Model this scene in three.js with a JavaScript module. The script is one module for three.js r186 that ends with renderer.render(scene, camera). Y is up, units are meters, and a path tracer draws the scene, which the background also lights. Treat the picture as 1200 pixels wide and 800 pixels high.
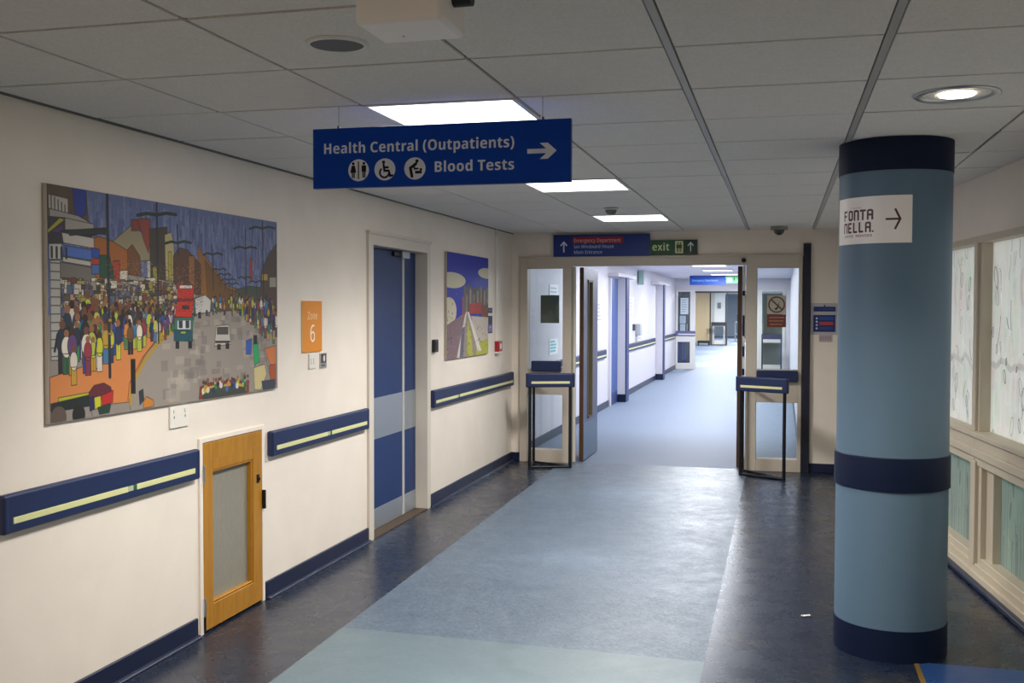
import * as THREE from 'three';
import { RoundedBoxGeometry } from 'three/addons/geometries/RoundedBoxGeometry.js';
import { mergeGeometries } from 'three/addons/utils/BufferGeometryUtils.js';
import { RectAreaLightUniformsLib } from 'three/addons/lights/RectAreaLightUniformsLib.js';
import { ImprovedNoise } from 'three/addons/math/ImprovedNoise.js';

// ---------- camera, daylight, exposure ----------
const scene = new THREE.Scene();
const H = 1.5704, CEIL = 2.322, XL = -2.679, ZE = -10.35;        // eye height, ceiling height, left wall face, glazed screen
const camera = new THREE.PerspectiveCamera(36.18, 1.5, 0.05, 120);
camera.rotation.order = 'YXZ';
camera.position.set(0, H, 0);
camera.rotation.set(-0.03242, 0.25311, 0.0023);
scene.background = new THREE.Color(0.78, 0.81, 0.815);             // even overcast daylight beyond the patterned windows
const renderer = new THREE.WebGLRenderer({ antialias: true });
renderer.toneMapping = THREE.LinearToneMapping;
renderer.toneMappingExposure = 3.4;
renderer.shadowMap.enabled = true;
RectAreaLightUniformsLib.init();
const NEAR_L = 3.0, NEAR_CD = 8.4, FAR_L = 19, BACK_L = 25;            // ceiling panels: radiance; candela of the louvred beam
const WHITE = [1, 0.975, 0.935], COOL = [0.93, 0.965, 1.0], WARM = [1, 0.84, 0.66];

// ---------- helpers ----------
let seed = 7;
const rnd = () => (seed = (seed * 1664525 + 1013904223) % 4294967296) / 4294967296;
const noise = new ImprovedNoise();
const taken = {};
const numbered = (n) => { const k = taken[n] = (taken[n] ?? -1) + 1; return k ? `${n}_${String(k).padStart(3, '0')}` : n; };
function metreUv(g) {                                             // uv in metres by the way each face looks
  const q = g.index ? g.toNonIndexed() : g, p = q.attributes.position, n = q.attributes.normal, uv = new Float32Array(p.count * 2);
  for (let i = 0; i < p.count; i += 3) {
    const nx = Math.abs(n.getX(i) + n.getX(i + 1) + n.getX(i + 2)), ny = Math.abs(n.getY(i) + n.getY(i + 1) + n.getY(i + 2)), nz = Math.abs(n.getZ(i) + n.getZ(i + 1) + n.getZ(i + 2));
    for (let k = i; k < i + 3; k++) {
      const x = p.getX(k), y = p.getY(k), z = p.getZ(k);
      const [u, v] = ny >= nx && ny >= nz ? [x, -z] : nx >= nz ? [-z, y] : [x, y];
      uv[k * 2] = u; uv[k * 2 + 1] = v;
    }
  }
  q.setAttribute('uv', new THREE.BufferAttribute(uv, 2));
  return q;
}
const box = (x0, x1, y0, y1, za, zb) => { const z0 = Math.min(za, zb), z1 = Math.max(za, zb); return metreUv(new THREE.BoxGeometry(x1 - x0, y1 - y0, z1 - z0).translate((x0 + x1) / 2, (y0 + y1) / 2, (z0 + z1) / 2)); };
const rbox = (x0, x1, y0, y1, z0, z1, r = 0.004, s = 2) => metreUv(new RoundedBoxGeometry(x1 - x0, y1 - y0, z1 - z0, s, Math.min(r, (x1 - x0) * 0.49, (y1 - y0) * 0.49, (z1 - z0) * 0.49)).translate((x0 + x1) / 2, (y0 + y1) / 2, (z0 + z1) / 2));
const cyl = (r0, r1, h, x, y, z, axis = 'y', seg = 24) => { const g = new THREE.CylinderGeometry(r0, r1, h, seg); if (axis === 'x') g.rotateZ(Math.PI / 2); if (axis === 'z') g.rotateX(Math.PI / 2); return metreUv(g.translate(x, y, z)); };
const bar = (a, b, r) => metreUv(new THREE.TubeGeometry(new THREE.LineCurve3(new THREE.Vector3(...a), new THREE.Vector3(...b)), 1, r, 10));
const merge = (list) => mergeGeometries(list.map((g) => (g.index ? g.toNonIndexed() : g)));
function mesh(name, geo, mat, parent = scene, data) {
  const m = new THREE.Mesh(Array.isArray(geo) ? merge(geo) : geo, mat);
  m.name = parent === scene ? numbered(name) : name; m.castShadow = m.receiveShadow = true;
  if (data) Object.assign(m.userData, data);
  parent.add(m);
  return m;
}
function thing(name, label, category, pos = [0, 0, 0], turn = 0, group) {
  const g = new THREE.Group(); g.name = numbered(name); g.position.set(...pos); g.rotation.y = turn;
  g.userData = { label, category, kind: 'thing' };
  if (group) g.userData.group = group;
  scene.add(g);
  return g;
}
function structure(name, label, pos = [0, 0, 0], turn = 0) {
  const g = new THREE.Group(); g.name = name; g.position.set(...pos); g.rotation.y = turn; g.userData = { kind: 'structure' };
  if (label) g.userData.label = label;
  scene.add(g);
  return g;
}
function struct(name, geo, mat, label) { const m = mesh(name, geo, mat); m.userData.kind = 'structure'; if (label) m.userData.label = label; return m; }
function face(w, h) { return new THREE.PlaneGeometry(w, h); }

// ---------- textures ----------
function fbm(x, y, z, oct = 4) { let a = 0, s = 1, t = 0; for (let i = 0; i < oct; i++) { a += noise.noise(x, y, z + i * 7.3) * s; t += s; s *= 0.5; x *= 2.03; y *= 2.03; } return a / t; }
function dataTex(w, h, fn, srgb = true, wrap = THREE.RepeatWrapping) {
  const d = new Uint8Array(w * h * 4);
  for (let y = 0, i = 0; y < h; y++) for (let x = 0; x < w; x++, i += 4) { const c = fn(x / w, y / h); d[i] = c[0]; d[i + 1] = c[1]; d[i + 2] = c[2]; d[i + 3] = 255; }
  const t = new THREE.DataTexture(d, w, h); t.wrapS = t.wrapT = wrap; t.magFilter = THREE.LinearFilter; t.minFilter = THREE.LinearMipmapLinearFilter; t.generateMipmaps = true;
  if (srgb) t.colorSpace = THREE.SRGBColorSpace;
  t.needsUpdate = true;
  return t;
}
const ring = (u, v, r) => [Math.cos(u * 6.2832) * r, Math.sin(u * 6.2832) * r, Math.cos(v * 6.2832) * r, Math.sin(v * 6.2832) * r];
function tiled(u, v, r, oct) { const [a, b, c, d] = ring(u, v, r); return 0.5 * (fbm(a + 3.1, b + c * 0.7, d, oct) + fbm(c + 9.7, d + a * 0.7, b, oct)); }   // repeats without a seam
const clamp8 = (v) => Math.max(0, Math.min(255, v));
function print(w, h, pxPerM, draw) {
  const c = document.createElement('canvas'); c.width = Math.round(w * pxPerM); c.height = Math.round(h * pxPerM);
  const g = c.getContext('2d'); draw(g, c.width, c.height);
  const t = new THREE.CanvasTexture(c); t.colorSpace = THREE.SRGBColorSpace; t.anisotropy = 8;
  return t;
}
const std = (color, roughness = 0.6, more = {}) => new THREE.MeshStandardMaterial({ color, roughness, ...more });
const printed = (tex, roughness = 0.45) => new THREE.MeshStandardMaterial({ map: tex, roughness });

const wallBump = dataTex(512, 512, (u, v) => { const n = 128 + 150 * tiled(u, v, 9, 4); return [clamp8(n), clamp8(n), clamp8(n)]; }, false);
const wallTex = dataTex(512, 512, (u, v) => { const n = tiled(u, v, 1.6, 4) * 9; return [clamp8(232 + n), clamp8(221 + n), clamp8(208 + n)]; });
wallTex.repeat.set(0.5, 0.5); wallBump.repeat.set(1.6, 1.6);
const M = {
  wall: new THREE.MeshStandardMaterial({ map: wallTex, roughness: 0.55, bumpMap: wallBump, bumpScale: 0.0003 }),
  farWall: new THREE.MeshStandardMaterial({ color: '#d2cfd6', roughness: 0.5, bumpMap: wallBump, bumpScale: 0.0002 }),
  frame: std('#bfb4a5', 0.45),
  wood: null,
  doorFrame: std('#d3c9bb', 0.45),
  sash: std('#c9bda8', 0.5),
  skirtFar: null,
  navy: std('#15264f', 0.45),
  navyCap: std('#17234a', 0.42),
  strip: std('#d6d49a', 0.4),
  skirting: std('#0f1a38', 0.36),
  white: std('#dcdad6', 0.45),
  plate: std('#e4ded4', 0.4),
  metal: std('#b9bcc0', 0.32, { metalness: 0.85 }),
  darkMetal: std('#14171f', 0.4, { metalness: 0.3 }),
  black: std('#0d0d10', 0.5),
  brass: std('#a98a52', 0.4, { metalness: 0.7 }),
  glass: new THREE.MeshPhysicalMaterial({ color: '#f4f8f7', roughness: 0, transmission: 1, thickness: 0, ior: 1.5 }),
  tilebody: std('#474441', 0.9),
  red: std('#a32020', 0.4),
};
M.skirtFar = M.skirting;
// tile: mineral fibre
const tileTex = dataTex(256, 256, (u, v) => { const n = tiled(u, v, 14, 2) * 22 + tiled(u, v, 2, 3) * 6; return [clamp8(222 + n), clamp8(218 + n), clamp8(213 + n)]; });
tileTex.repeat.set(1.66, 1.66);
M.tile = new THREE.MeshStandardMaterial({ map: tileTex, roughness: 0.9 });
const woodTex = dataTex(256, 512, (u, v) => {
  const n = fbm(u * 7 + 0.6 * fbm(u * 2, v * 1.2, 3), v * 1.1, 5, 4), g = Math.sin((u * 16 + n * 7) * 6.28) * 0.5 + fbm(u * 60, v * 4, 1, 2);
  return [clamp8(172 + 24 * n + 9 * g), clamp8(118 + 20 * n + 8 * g), clamp8(24 + 12 * n + 5 * g)];
});
woodTex.repeat.set(3, 1.2);
M.wood = new THREE.MeshPhysicalMaterial({ map: woodTex, roughness: 0.38, clearcoat: 0.35, clearcoatRoughness: 0.25 });

// ---------- floor ----------
function lino(base, spread, flecks, worn) {
  return dataTex(1024, 1024, (u, v) => {
    const a = tiled(u, v, 2.2, 4), b = tiled(u, v, 12, 3), c = tiled(v, u, 26, 2);
    const s = spread * (a * 0.35 + b * 0.5) + flecks * (c + 0.8 * tiled(u, v, 44, 2));
    const w = worn ? Math.max(0, tiled(v, u, 1.1, 5) * 1.6 - 0.06) * (0.7 + b * 1.5) : 0;
    const k = Math.min(0.75, Math.max(0, w) * 2.2);
    return [0, 1, 2].map((i) => clamp8((base[i] + s) * (1 - k) + [64, 56, 48][i] * k));
  });
}
const floorRough = dataTex(512, 512, (u, v) => { const n = 118 + tiled(u, v, 2.5, 5) * 50 + tiled(u, v, 16, 2) * 20; return [0, clamp8(n), 0]; }, false);
floorRough.repeat.set(0.55, 0.55);
const linoMat = (base, spread, flecks, worn, rough, per = 0.42) => { const t = lino(base, spread, flecks, worn); t.repeat.set(per, per); return new THREE.MeshStandardMaterial({ map: t, roughness: rough, roughnessMap: floorRough, metalness: 0 }); };
M.floorDark = linoMat([24, 34, 52], 22, 16, true, 0.6);
M.floorMid = linoMat([80, 94, 110], 34, 34, false, 0.95);
M.floorPale = linoMat([94, 110, 118], 8, 7, false, 0.9);
M.floorFarLit = new THREE.MeshStandardMaterial({ color: '#6c7a90', roughness: 0.62 });  // walkway lino again, stronger light of the far corridor put into its colour
M.floorBlue = linoMat([36, 66, 118], 14, 12, false, 0.7);
const flat = (pts) => { const s = new THREE.Shape(pts.map((p) => new THREE.Vector2(p[0], -p[1]))); return metreUv(new THREE.ExtrudeGeometry(s, { depth: 0.006, bevelEnabled: false }).rotateX(-Math.PI / 2).translate(0, -0.006, 0)); };
const floor = structure('floor', 'blue vinyl corridor floor with a lighter walking strip between dark borders');
mesh('subfloor', box(-6, 5, -0.2, -0.0062, -62, 4.2), std('#555555', 0.9), floor);
const sl = (z) => -2.004 - 0.0154 * -z, seam = (x) => -4.712 + (x + 2.08) * 0.028;
mesh('border_sheet', flat([[XL - 0.02, 4], [XL - 0.02, ZE - 0.05], [sl(ZE), ZE - 0.05], [sl(4), 4]]), M.floorDark, floor, { label: 'dark navy border sheet along the left wall' });
mesh('border_sheet', flat([[-0.32, 4], [-0.32, ZE - 0.05], [0.75, ZE - 0.05], [2.4, 4]]), M.floorDark, floor, { label: 'dark navy border sheet under the round column' });
mesh('walkway_sheet', flat([[sl(-4.7), seam(-2.08)], [sl(ZE), ZE - 0.05], [-0.32, ZE - 0.05], [-0.32, seam(-0.32)]]), M.floorMid, floor, { label: 'grey-blue walkway sheet leading to the doorway' });
mesh('pale_sheet', flat([[sl(4), 4], [sl(-4.7), seam(-2.08)], [-0.32, seam(-0.32)], [-0.32, 4]]), M.floorPale, floor, { label: 'pale blue-green sheet in the foreground' });
mesh('far_sheet', flat([[-6, ZE - 0.05], [-6, -62], [3, -62], [3, ZE - 0.05]]), M.floorFarLit, floor, { label: 'shiny floor sheet of the bright corridor, stronger light put into its colour' });
mesh('blue_sheet', box(0.6, 2.3, -0.002, 0.0012, -2.6, -4.9), M.floorBlue, floor, { label: 'bright blue floor sheet at the lower right' });
mesh('edge_trim', rbox(0.578, 0.6, -0.002, 0.004, -4.9, -2.6, 0.001, 1), M.brass, floor, { label: 'brass edging strip of the blue sheet' });

// ---------- ceiling ----------
const ceiling = structure('ceiling', 'suspended ceiling of square grey tiles');
const colX = [XL + 0.004, -2.122, -1.532, -0.9345, -0.3265, 0.2795, 0.886, 1.49, 2.1, 2.6], rowZ = (k) => -1.8645 - 0.6 * k;
const panelCells = { '2_3': 1, '2_7': 1, '2_11': 1 };
mesh('ceiling_slab', box(-3, 3.2, CEIL + 0.09, CEIL + 0.25, ZE - 0.1, 4.2), M.tilebody, ceiling);
mesh('plain_soffit', box(-3, 3.2, CEIL, CEIL + 0.1, rowZ(-2) + 0.002, 4.2), M.tile, ceiling);
const tileGeo = {};
for (let c = 0; c < colX.length - 1; c++) {
  for (let k = -2; rowZ(k) > ZE; k++) {
    if (panelCells[`${c}_${k}`]) continue;
    const w = colX[c + 1] - colX[c], gl = c === 4 || c === 5 ? 0.015 : 0.006, gr = c === 3 || c === 4 ? 0.015 : 0.006, d = Math.min(0.6, rowZ(k) - ZE + 0.03);
    const key = `${c}_${d.toFixed(2)}`;
    tileGeo[key] ??= rbox(gl, w - gr, 0, 0.018, -d + 0.008, -0.008, 0.003, 1);
    const t = mesh('ceiling_tile', tileGeo[key], M.tile, ceiling);
    t.position.set(colX[c], CEIL + 0.001 + rnd() * 0.0015, rowZ(k)); t.rotation.z = (rnd() - 0.5) * 0.002;
  }
}
for (const [i, x] of colX.slice(1, -1).entries()) mesh('grid_runner', i === 3 || i === 4 ? rbox(x - 0.0115, x + 0.0115, CEIL - 0.001, CEIL + 0.03, ZE, rowZ(-2), 0.002, 1) : box(x - 0.012, x + 0.012, CEIL + 0.012, CEIL + 0.03, ZE, rowZ(-2)), i === 3 || i === 4 ? std('#a9a6a2', 0.5) : M.tilebody, ceiling);
mesh('grid_cross_tees', Array.from({ length: 17 }, (_, k) => box(XL, 2.6, CEIL + 0.013, CEIL + 0.03, rowZ(k - 2) - 0.012, rowZ(k - 2) + 0.012)), M.tilebody, ceiling);
struct('ceiling_far', box(-6, 3, CEIL, CEIL + 0.25, -62, ZE - 0.06), std('#dedbe2', 0.85), 'white ceiling of the bright far corridor');
mesh('wall_angle', box(XL, XL + 0.02, CEIL - 0.004, CEIL + 0.012, ZE, 3), std('#5c5a58', 0.6), ceiling);

// ---------- walls ----------
function holed(w0, w1, h, holes, depth) {                         // a wall in its own plane: along x, up y, thick towards -z
  const edge = [[w0, 0]];
  for (const [a, b, c, d] of holes) if (c <= 0) edge.push([a, 0], [a, d], [b, d], [b, 0]);   // openings that reach the floor, from left to right
  const s = new THREE.Shape([...edge, [w1, 0], [w1, h], [w0, h]].map((p) => new THREE.Vector2(...p)));
  for (const [a, b, c, d] of holes) if (c > 0) s.holes.push(new THREE.Path([[a, c], [a, d], [b, d], [b, c]].map((p) => new THREE.Vector2(...p))));
  return metreUv(new THREE.ExtrudeGeometry(s, { depth, bevelEnabled: false }).translate(0, 0, -depth));
}
// left wall: its plane turned so that x runs towards the far end and z points into the corridor
const toLeft = (g) => g.rotateY(Math.PI / 2).translate(XL, 0, 0);
const DOOR = [6.545, 7.70, 0.0, 2.02], HATCH = [4.425, 5.022, 0.0, 0.918];
struct('wall_left', toLeft(holed(-4, 10.5, CEIL + 0.1, [HATCH, DOOR], 0.3)), M.wall, 'cream painted left wall with pictures, handrails and doors');
struct('wall_back', box(-3.2, 3.4, 0, CEIL + 0.1, 4, 4.2), M.wall, 'cream wall closing the corridor behind the viewer');
const EW = holed(XL - 0.3, 1.2, CEIL + 0.1, [[-2.589, 0.178, -0.001, 2.075]], 0.14); EW.translate(0, 0, ZE);
struct('wall_end', EW, M.wall, 'cream end wall above and beside the glazed doorway');
// skirting
const skirt = (z0, z1, x = XL) => merge([rbox(x - 0.01, x + 0.012, 0, 0.095, z1, z0, 0.004, 1), metreUv(new THREE.CylinderGeometry(0.022, 0.022, z0 - z1, 8, 1, false).rotateX(Math.PI / 2).scale(1, 0.6, 1).translate(x + 0.012, 0.002, (z0 + z1) / 2))]);
[[4, -4.385], [-5.06, -6.50], [-7.745, -10.35]].forEach(([a, b], i) => struct(`baseboard_left_${i + 1}`, skirt(a, b), M.skirting));
struct('baseboard_end', merge([rbox(0.26, 0.64, 0, 0.09, ZE - 0.01, ZE + 0.012, 0.004, 1), rbox(XL, -2.592, 0, 0.09, ZE - 0.01, ZE + 0.012, 0.004, 1)]), M.skirting);

// right wall with patterned windows, turned a little outwards towards the viewer
const TH = 0.111, right = structure('wall_right', 'long window wall on the right, cream plaster above', [1.09, 0, -6.385], -(Math.PI / 2 - TH));
{
  const W0 = -3.85, W1 = 3.64, pitch = 1.25;
  mesh('plaster', holed(-4.3, 10.6, CEIL + 0.1, [[W0, W1, 0.03, 1.97]], 0.26), M.wall, right);
  const skr = rbox(-4.3, 10.6, 0, 0.035, 0, 0.05, 0.012, 2); mesh('skirting', skr, M.skirting, right);
  const upperTex = print(1.12, 1.12, 640, (g, w, h) => {
    g.fillStyle = '#e9e9e6'; g.fillRect(0, 0, w, h);
    for (let i = 0; i < 260; i++) { g.fillStyle = `rgba(${[196, 208, 222, 236][Math.floor(rnd() * 4)]},${[198, 210, 222, 236][Math.floor(rnd() * 4)]},206,0.2)`; g.fillRect(rnd() * w, rnd() * h, 6 + rnd() * 30, 20 + rnd() * 120); }
    for (let i = 0; i < 90; i++) {
      const x = rnd() * w, y = rnd() * h, r = 10 + rnd() * 34; g.lineWidth = 1.5 + rnd() * 3;
      g.strokeStyle = rnd() < 0.65 ? 'rgba(70,72,70,0.7)' : 'rgba(250,250,248,0.9)';
      g.beginPath();
      if (rnd() < 0.45) g.ellipse(x, y, r * 0.42, r, (rnd() - 0.5) * 0.8, 0, 6.3);
      else { g.moveTo(x, y); g.bezierCurveTo(x + (rnd() - 0.5) * 50, y - r, x + (rnd() - 0.5) * 70, y - 2 * r, x + (rnd() - 0.5) * 60, y - (1.5 + rnd() * 2) * r); }
      g.stroke();
    }
    g.strokeStyle = 'rgba(120,122,116,0.16)'; g.lineWidth = 22; g.beginPath(); g.moveTo(0, h * 0.63);
    for (let i = 1; i <= 14; i++) g.lineTo(w * i / 14, h * (0.63 + 0.05 * Math.sin(i * 1.9) * rnd())); g.stroke();
  });
  const lowerTex = print(1.12, 0.56, 640, (g, w, h) => {
    g.fillStyle = '#8fa59c'; g.fillRect(0, 0, w, h);
    for (let i = 0; i < 130; i++) { const x = rnd() * w; g.strokeStyle = rnd() < 0.6 ? 'rgba(66,88,84,0.55)' : 'rgba(176,190,172,0.6)'; g.lineWidth = 1 + rnd() * 5; g.beginPath(); g.moveTo(x, h); g.quadraticCurveTo(x + (rnd() - 0.5) * 20, h * 0.5, x + (rnd() - 0.5) * 50, h * rnd() * 0.8); g.stroke(); }
    for (let i = 0; i < 9; i++) { g.fillStyle = 'rgba(70,86,104,0.6)'; g.beginPath(); g.ellipse(rnd() * w, h * (0.1 + rnd() * 0.4), 9, 34, (rnd() - 0.5) * 0.5, 0, 6.3); g.fill(); }
  });
  const film = (t, rough) => new THREE.MeshPhysicalMaterial({ map: t, roughness: rough, transmission: 0.85, thickness: 0, ior: 1.45 });
  const up = film(upperTex, 0.92), low = film(lowerTex, 0.95);
  const paneUv = (g, w, h) => { const p = g.attributes.position, uv = g.attributes.uv; for (let i = 0; i < p.count; i++) uv.setXY(i, p.getX(i) / w + 0.5, p.getY(i) / h + 0.5); return g; };
  const nBay = 6;
  for (let b = 0; b < nBay; b++) {
    const x0 = -3.86 + b * pitch, x1 = x0 + pitch, win = structure(`window_${b + 1}`, ['window bay beside the end wall', 'second window bay from the end wall', 'window bay behind the round column', 'patterned window bay in front of the column at the right edge', 'window bay nearer than the column, out past the edge', 'nearest window bay'][b]);
    win.position.copy(right.position); win.rotation.copy(right.rotation);
    const wood = M.sash;
    mesh('mullion', [rbox(x0 - 0.06, x0 + 0.055, 0.68, 1.97, -0.12, -0.012, 0.005), rbox(x0 - 0.03, x0 + 0.03, 0.7, 1.965, -0.02, 0.006, 0.006)], wood, win);
    mesh('lower_mullion', [rbox(x0 - 0.03, x0 + 0.12, 0.1, 0.7, -0.11, -0.01, 0.004), rbox(x0 - 0.02, x0 + 0.07, 0.1, 0.7, -0.05, 0.012, 0.006), rbox(x0 + 0.12, x0 + 0.24, 0.13, 0.68, -0.12, -0.04, 0.004)], wood, win);
    mesh('head_rail', rbox(x0, x1, 1.945, 1.985, -0.12, 0.004, 0.004), wood, win);
    mesh('sill_rail', [rbox(x0, x1, 0.835, 0.868, -0.12, 0.026, 0.008), rbox(x0, x1, 0.772, 0.835, -0.1, 0.004, 0.004)], wood, win);
    mesh('transom_rail', [rbox(x0, x1, 0.722, 0.776, -0.1, 0.02, 0.01), rbox(x0, x1, 0.672, 0.722, -0.1, 0.0, 0.006)], wood, win);
    mesh('bottom_rail', [rbox(x0, x1, 0.11, 0.15, -0.1, -0.012, 0.006), rbox(x0, x1, 0.07, 0.112, -0.1, 0.006, 0.006), rbox(x0, x1, 0.028, 0.072, -0.1, 0.022, 0.006)], wood, win);
    const a = mesh('upper_pane', paneUv(new THREE.BoxGeometry(pitch - 0.1, 1.1, 0.006), 1.12, 1.12), up, win); a.position.set((x0 + x1) / 2, 1.405, -0.075);
    const c = mesh('lower_pane', paneUv(new THREE.BoxGeometry(pitch - 0.25, 0.55, 0.006), 1.12, 0.56), low, win); c.position.set((x0 + x1) / 2 + 0.11, 0.41, -0.085);
  }
}

// ---------- ceiling lights ----------
const glow = (r, tint) => new THREE.MeshStandardMaterial({ color: '#ffffff', emissive: new THREE.Color(...tint), emissiveIntensity: r, roughness: 0.6 });
function panelLight(x0, x1, z0, z1, L, label, group, tint = COOL, beam = 0) {
  const t = thing('ceiling_light', label, 'ceiling light', [(x0 + x1) / 2, z0 < ZE ? CEIL - 0.024 : CEIL, (z0 + z1) / 2], 0, group), w = x1 - x0, d = Math.abs(z1 - z0);
  mesh('frame', [box(-w / 2, w / 2, -0.003, 0.03, -d / 2, -d / 2 + 0.016), box(-w / 2, w / 2, -0.003, 0.03, d / 2 - 0.016, d / 2), box(-w / 2, -w / 2 + 0.016, -0.003, 0.03, -d / 2 + 0.016, d / 2 - 0.016), box(w / 2 - 0.016, w / 2, -0.003, 0.03, -d / 2 + 0.016, d / 2 - 0.016)], M.white, t);
  mesh('diffuser', box(-w / 2 + 0.016, w / 2 - 0.016, 0.004, 0.02, -d / 2 + 0.016, d / 2 - 0.016), glow(1.3, tint), t);
  const l = new THREE.RectAreaLight(new THREE.Color(...tint), L, w - 0.04, d - 0.04);
  l.position.set(0, -0.006, 0); l.rotation.x = -Math.PI / 2; t.add(l);
  if (beam) { const s = new THREE.SpotLight(new THREE.Color(...tint), beam, 0, 1.37, 0.7, 2); s.position.set(0, -0.01, 0); s.target.position.set(0, -2, 0); s.castShadow = true; s.shadow.radius = 12; t.add(s, s.target); }
  return t;
}
const PX = [-1.528, -0.939];
panelLight(...PX, rowZ(3), rowZ(4), NEAR_L, 'lit square ceiling panel directly above the large hanging blue sign', undefined, WHITE, NEAR_CD);
panelLight(...PX, rowZ(7), rowZ(8), NEAR_L, 'lit square ceiling panel half hidden below the right end of the hanging blue sign', undefined, WHITE, NEAR_CD);
panelLight(...PX, rowZ(11), rowZ(12), NEAR_L * 0.5, 'lit square ceiling panel just beyond the smoke detector', undefined, WHITE, NEAR_CD * 0.9);
panelLight(...PX, 0.6, 1.2, BACK_L, 'ceiling panel behind the viewer', undefined, WARM);
for (let i = 1; i < 7; i++) {
  const z = -10.86 - 2.4 * i, seen = ['', '', '', '', 'frontmost of the three bright strips above the far hanging sign', 'middle of the three bright strips above the far hanging sign', 'rearmost of the three bright strips above the far hanging sign'][i];
  panelLight(...PX, z, z - 0.6, FAR_L, seen ? `ceiling panel, ${seen}` : 'lit ceiling panel hidden behind the wall above the doorway', seen ? undefined : 'hidden panels just beyond the doorway');
}
for (let i = 0; i < 4; i++) panelLight(...PX.map((x) => x - 0.6), -29.5 - 4.2 * i, -30.1 - 4.2 * i, FAR_L * 3, 'lit ceiling panel in the hall beyond the far glazed doors', 'panels of the far hall');
for (let i = 0; i < 2; i++) panelLight(-2.2, -1.6, -48 - 5 * i, -48.6 - 5 * i, FAR_L * 3, 'lit ceiling panel in the last room at the end of the view', 'panels of the last room');

// ---------- ceiling fittings ----------
{
  const t = thing('downlight', 'round recessed downlight with a warm lit lamp beside the column', 'downlight', [0.585, CEIL, -3.97]);
  mesh('trim_ring', metreUv(new THREE.LatheGeometry([[0.112, 0.004], [0.118, -0.004], [0.138, -0.006], [0.142, 0]].map((p) => new THREE.Vector2(...p)), 48)), M.metal, t);
  mesh('reflector', metreUv(new THREE.LatheGeometry([[0.115, -0.002], [0.1, 0.02], [0.075, 0.028], [0.07, 0.03]].map((p) => new THREE.Vector2(...p)), 48)), M.metal, t);
  mesh('lamp', cyl(0.066, 0.06, 0.02, 0, 0.006, 0, 'y', 32), new THREE.MeshStandardMaterial({ color: '#fff6e6', emissive: new THREE.Color(1, 0.86, 0.66), emissiveIntensity: 3, roughness: 0.4 }), t);
  const l = new THREE.SpotLight(new THREE.Color(1, 0.86, 0.66), 2.2, 6, 0.95, 0.7, 2); l.position.set(0, -0.012, 0); l.target.position.set(0, -2, 0); l.castShadow = true; l.shadow.radius = 2.5; t.add(l, l.target);
  const s = thing('ceiling_speaker', 'round grey flush fitting in a ceiling tile left of the white box', 'speaker', [-1.24, CEIL, -2.79]);
  mesh('rim', metreUv(new THREE.LatheGeometry([[0.074, -0.002], [0.078, -0.007], [0.086, -0.006], [0.09, 0.001]].map((p) => new THREE.Vector2(...p)), 40)), M.white, s);
  mesh('grille', cyl(0.076, 0.076, 0.006, 0, -0.001, 0, 'y', 40), std('#57585a', 0.6), s);
  const d = thing('smoke_detector', 'small round smoke detector between two lit ceiling panels', 'smoke detector', [-1.26, CEIL, -7.85]);
  mesh('base', metreUv(new THREE.LatheGeometry([[0, -0.016], [0.05, -0.014], [0.056, 0], [0, 0.001]].reverse().map((p) => new THREE.Vector2(...p)), 28)), M.white, d);
  mesh('sensor_head', metreUv(new THREE.LatheGeometry([[0, 0.05], [0.02, 0.049], [0.034, 0.042], [0.044, 0.016], [0.046, 0.01]].map((p) => new THREE.Vector2(p[0], -p[1])), 28)), std('#6f6e6c', 0.5), d);
  const c = thing('dome_camera', 'small dark dome camera on the ceiling above the right glass panel', 'security camera', [-0.038, CEIL, -9.95]);
  mesh('base', cyl(0.075, 0.08, 0.032, 0, -0.016, 0, 'y', 32), std('#8a8a80', 0.5), c);
  mesh('dome', metreUv(new THREE.SphereGeometry(0.05, 24, 12, 0, 6.2832, Math.PI / 2, Math.PI / 2).translate(0, -0.032, 0)), new THREE.MeshPhysicalMaterial({ color: '#0c0c0e', roughness: 0.08, clearcoat: 1 }), c);
  const b = thing('ceiling_box', 'white rounded equipment box fixed to the ceiling at the top edge', 'ceiling box', [-0.852, CEIL, -2.25], 0.0);
  mesh('housing', rbox(-0.105, 0.105, -0.105, 0.003, -0.185, 0.0, 0.014, 4), std('#f2eeec', 0.4), b);
  mesh('indicator', metreUv(new THREE.SphereGeometry(0.004, 10, 8).translate(-0.03, -0.105, -0.12)), M.plate, b);
  mesh('cable_gland', [cyl(0.02, 0.02, 0.05, 0.125, -0.035, -0.09, 'x', 16), bar([0.12, -0.03, -0.09], [0.13, 0.02, -0.03], 0.012)], M.black, b);
}

// ---------- signs ----------
const txt = (g, s, x, y, size, color, weight = '', align = 'left', width) => { g.font = `${weight} ${size}px sans-serif`; g.fillStyle = color; g.textAlign = align; g.textBaseline = 'middle'; if (!width) { g.fillText(s, x, y); return; } const k = width / g.measureText(s).width; g.save(); g.translate(x, y); g.scale(k, 1); g.fillText(s, 0, 0); g.restore(); };
const disc = (g, x, y, r, c) => { g.fillStyle = c; g.beginPath(); g.arc(x, y, r, 0, 6.3); g.fill(); };
function arrow(g, x, y, s, a, c, lw = 0.2) { g.save(); g.translate(x, y); g.rotate(a); g.strokeStyle = c; g.lineWidth = s * lw; g.beginPath(); g.moveTo(-s, 0); g.lineTo(s * 0.85, 0); g.stroke(); g.beginPath(); g.moveTo(s * 0.25, -s * 0.62); g.lineTo(s * 0.95, 0); g.lineTo(s * 0.25, s * 0.62); g.stroke(); g.restore(); }
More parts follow.
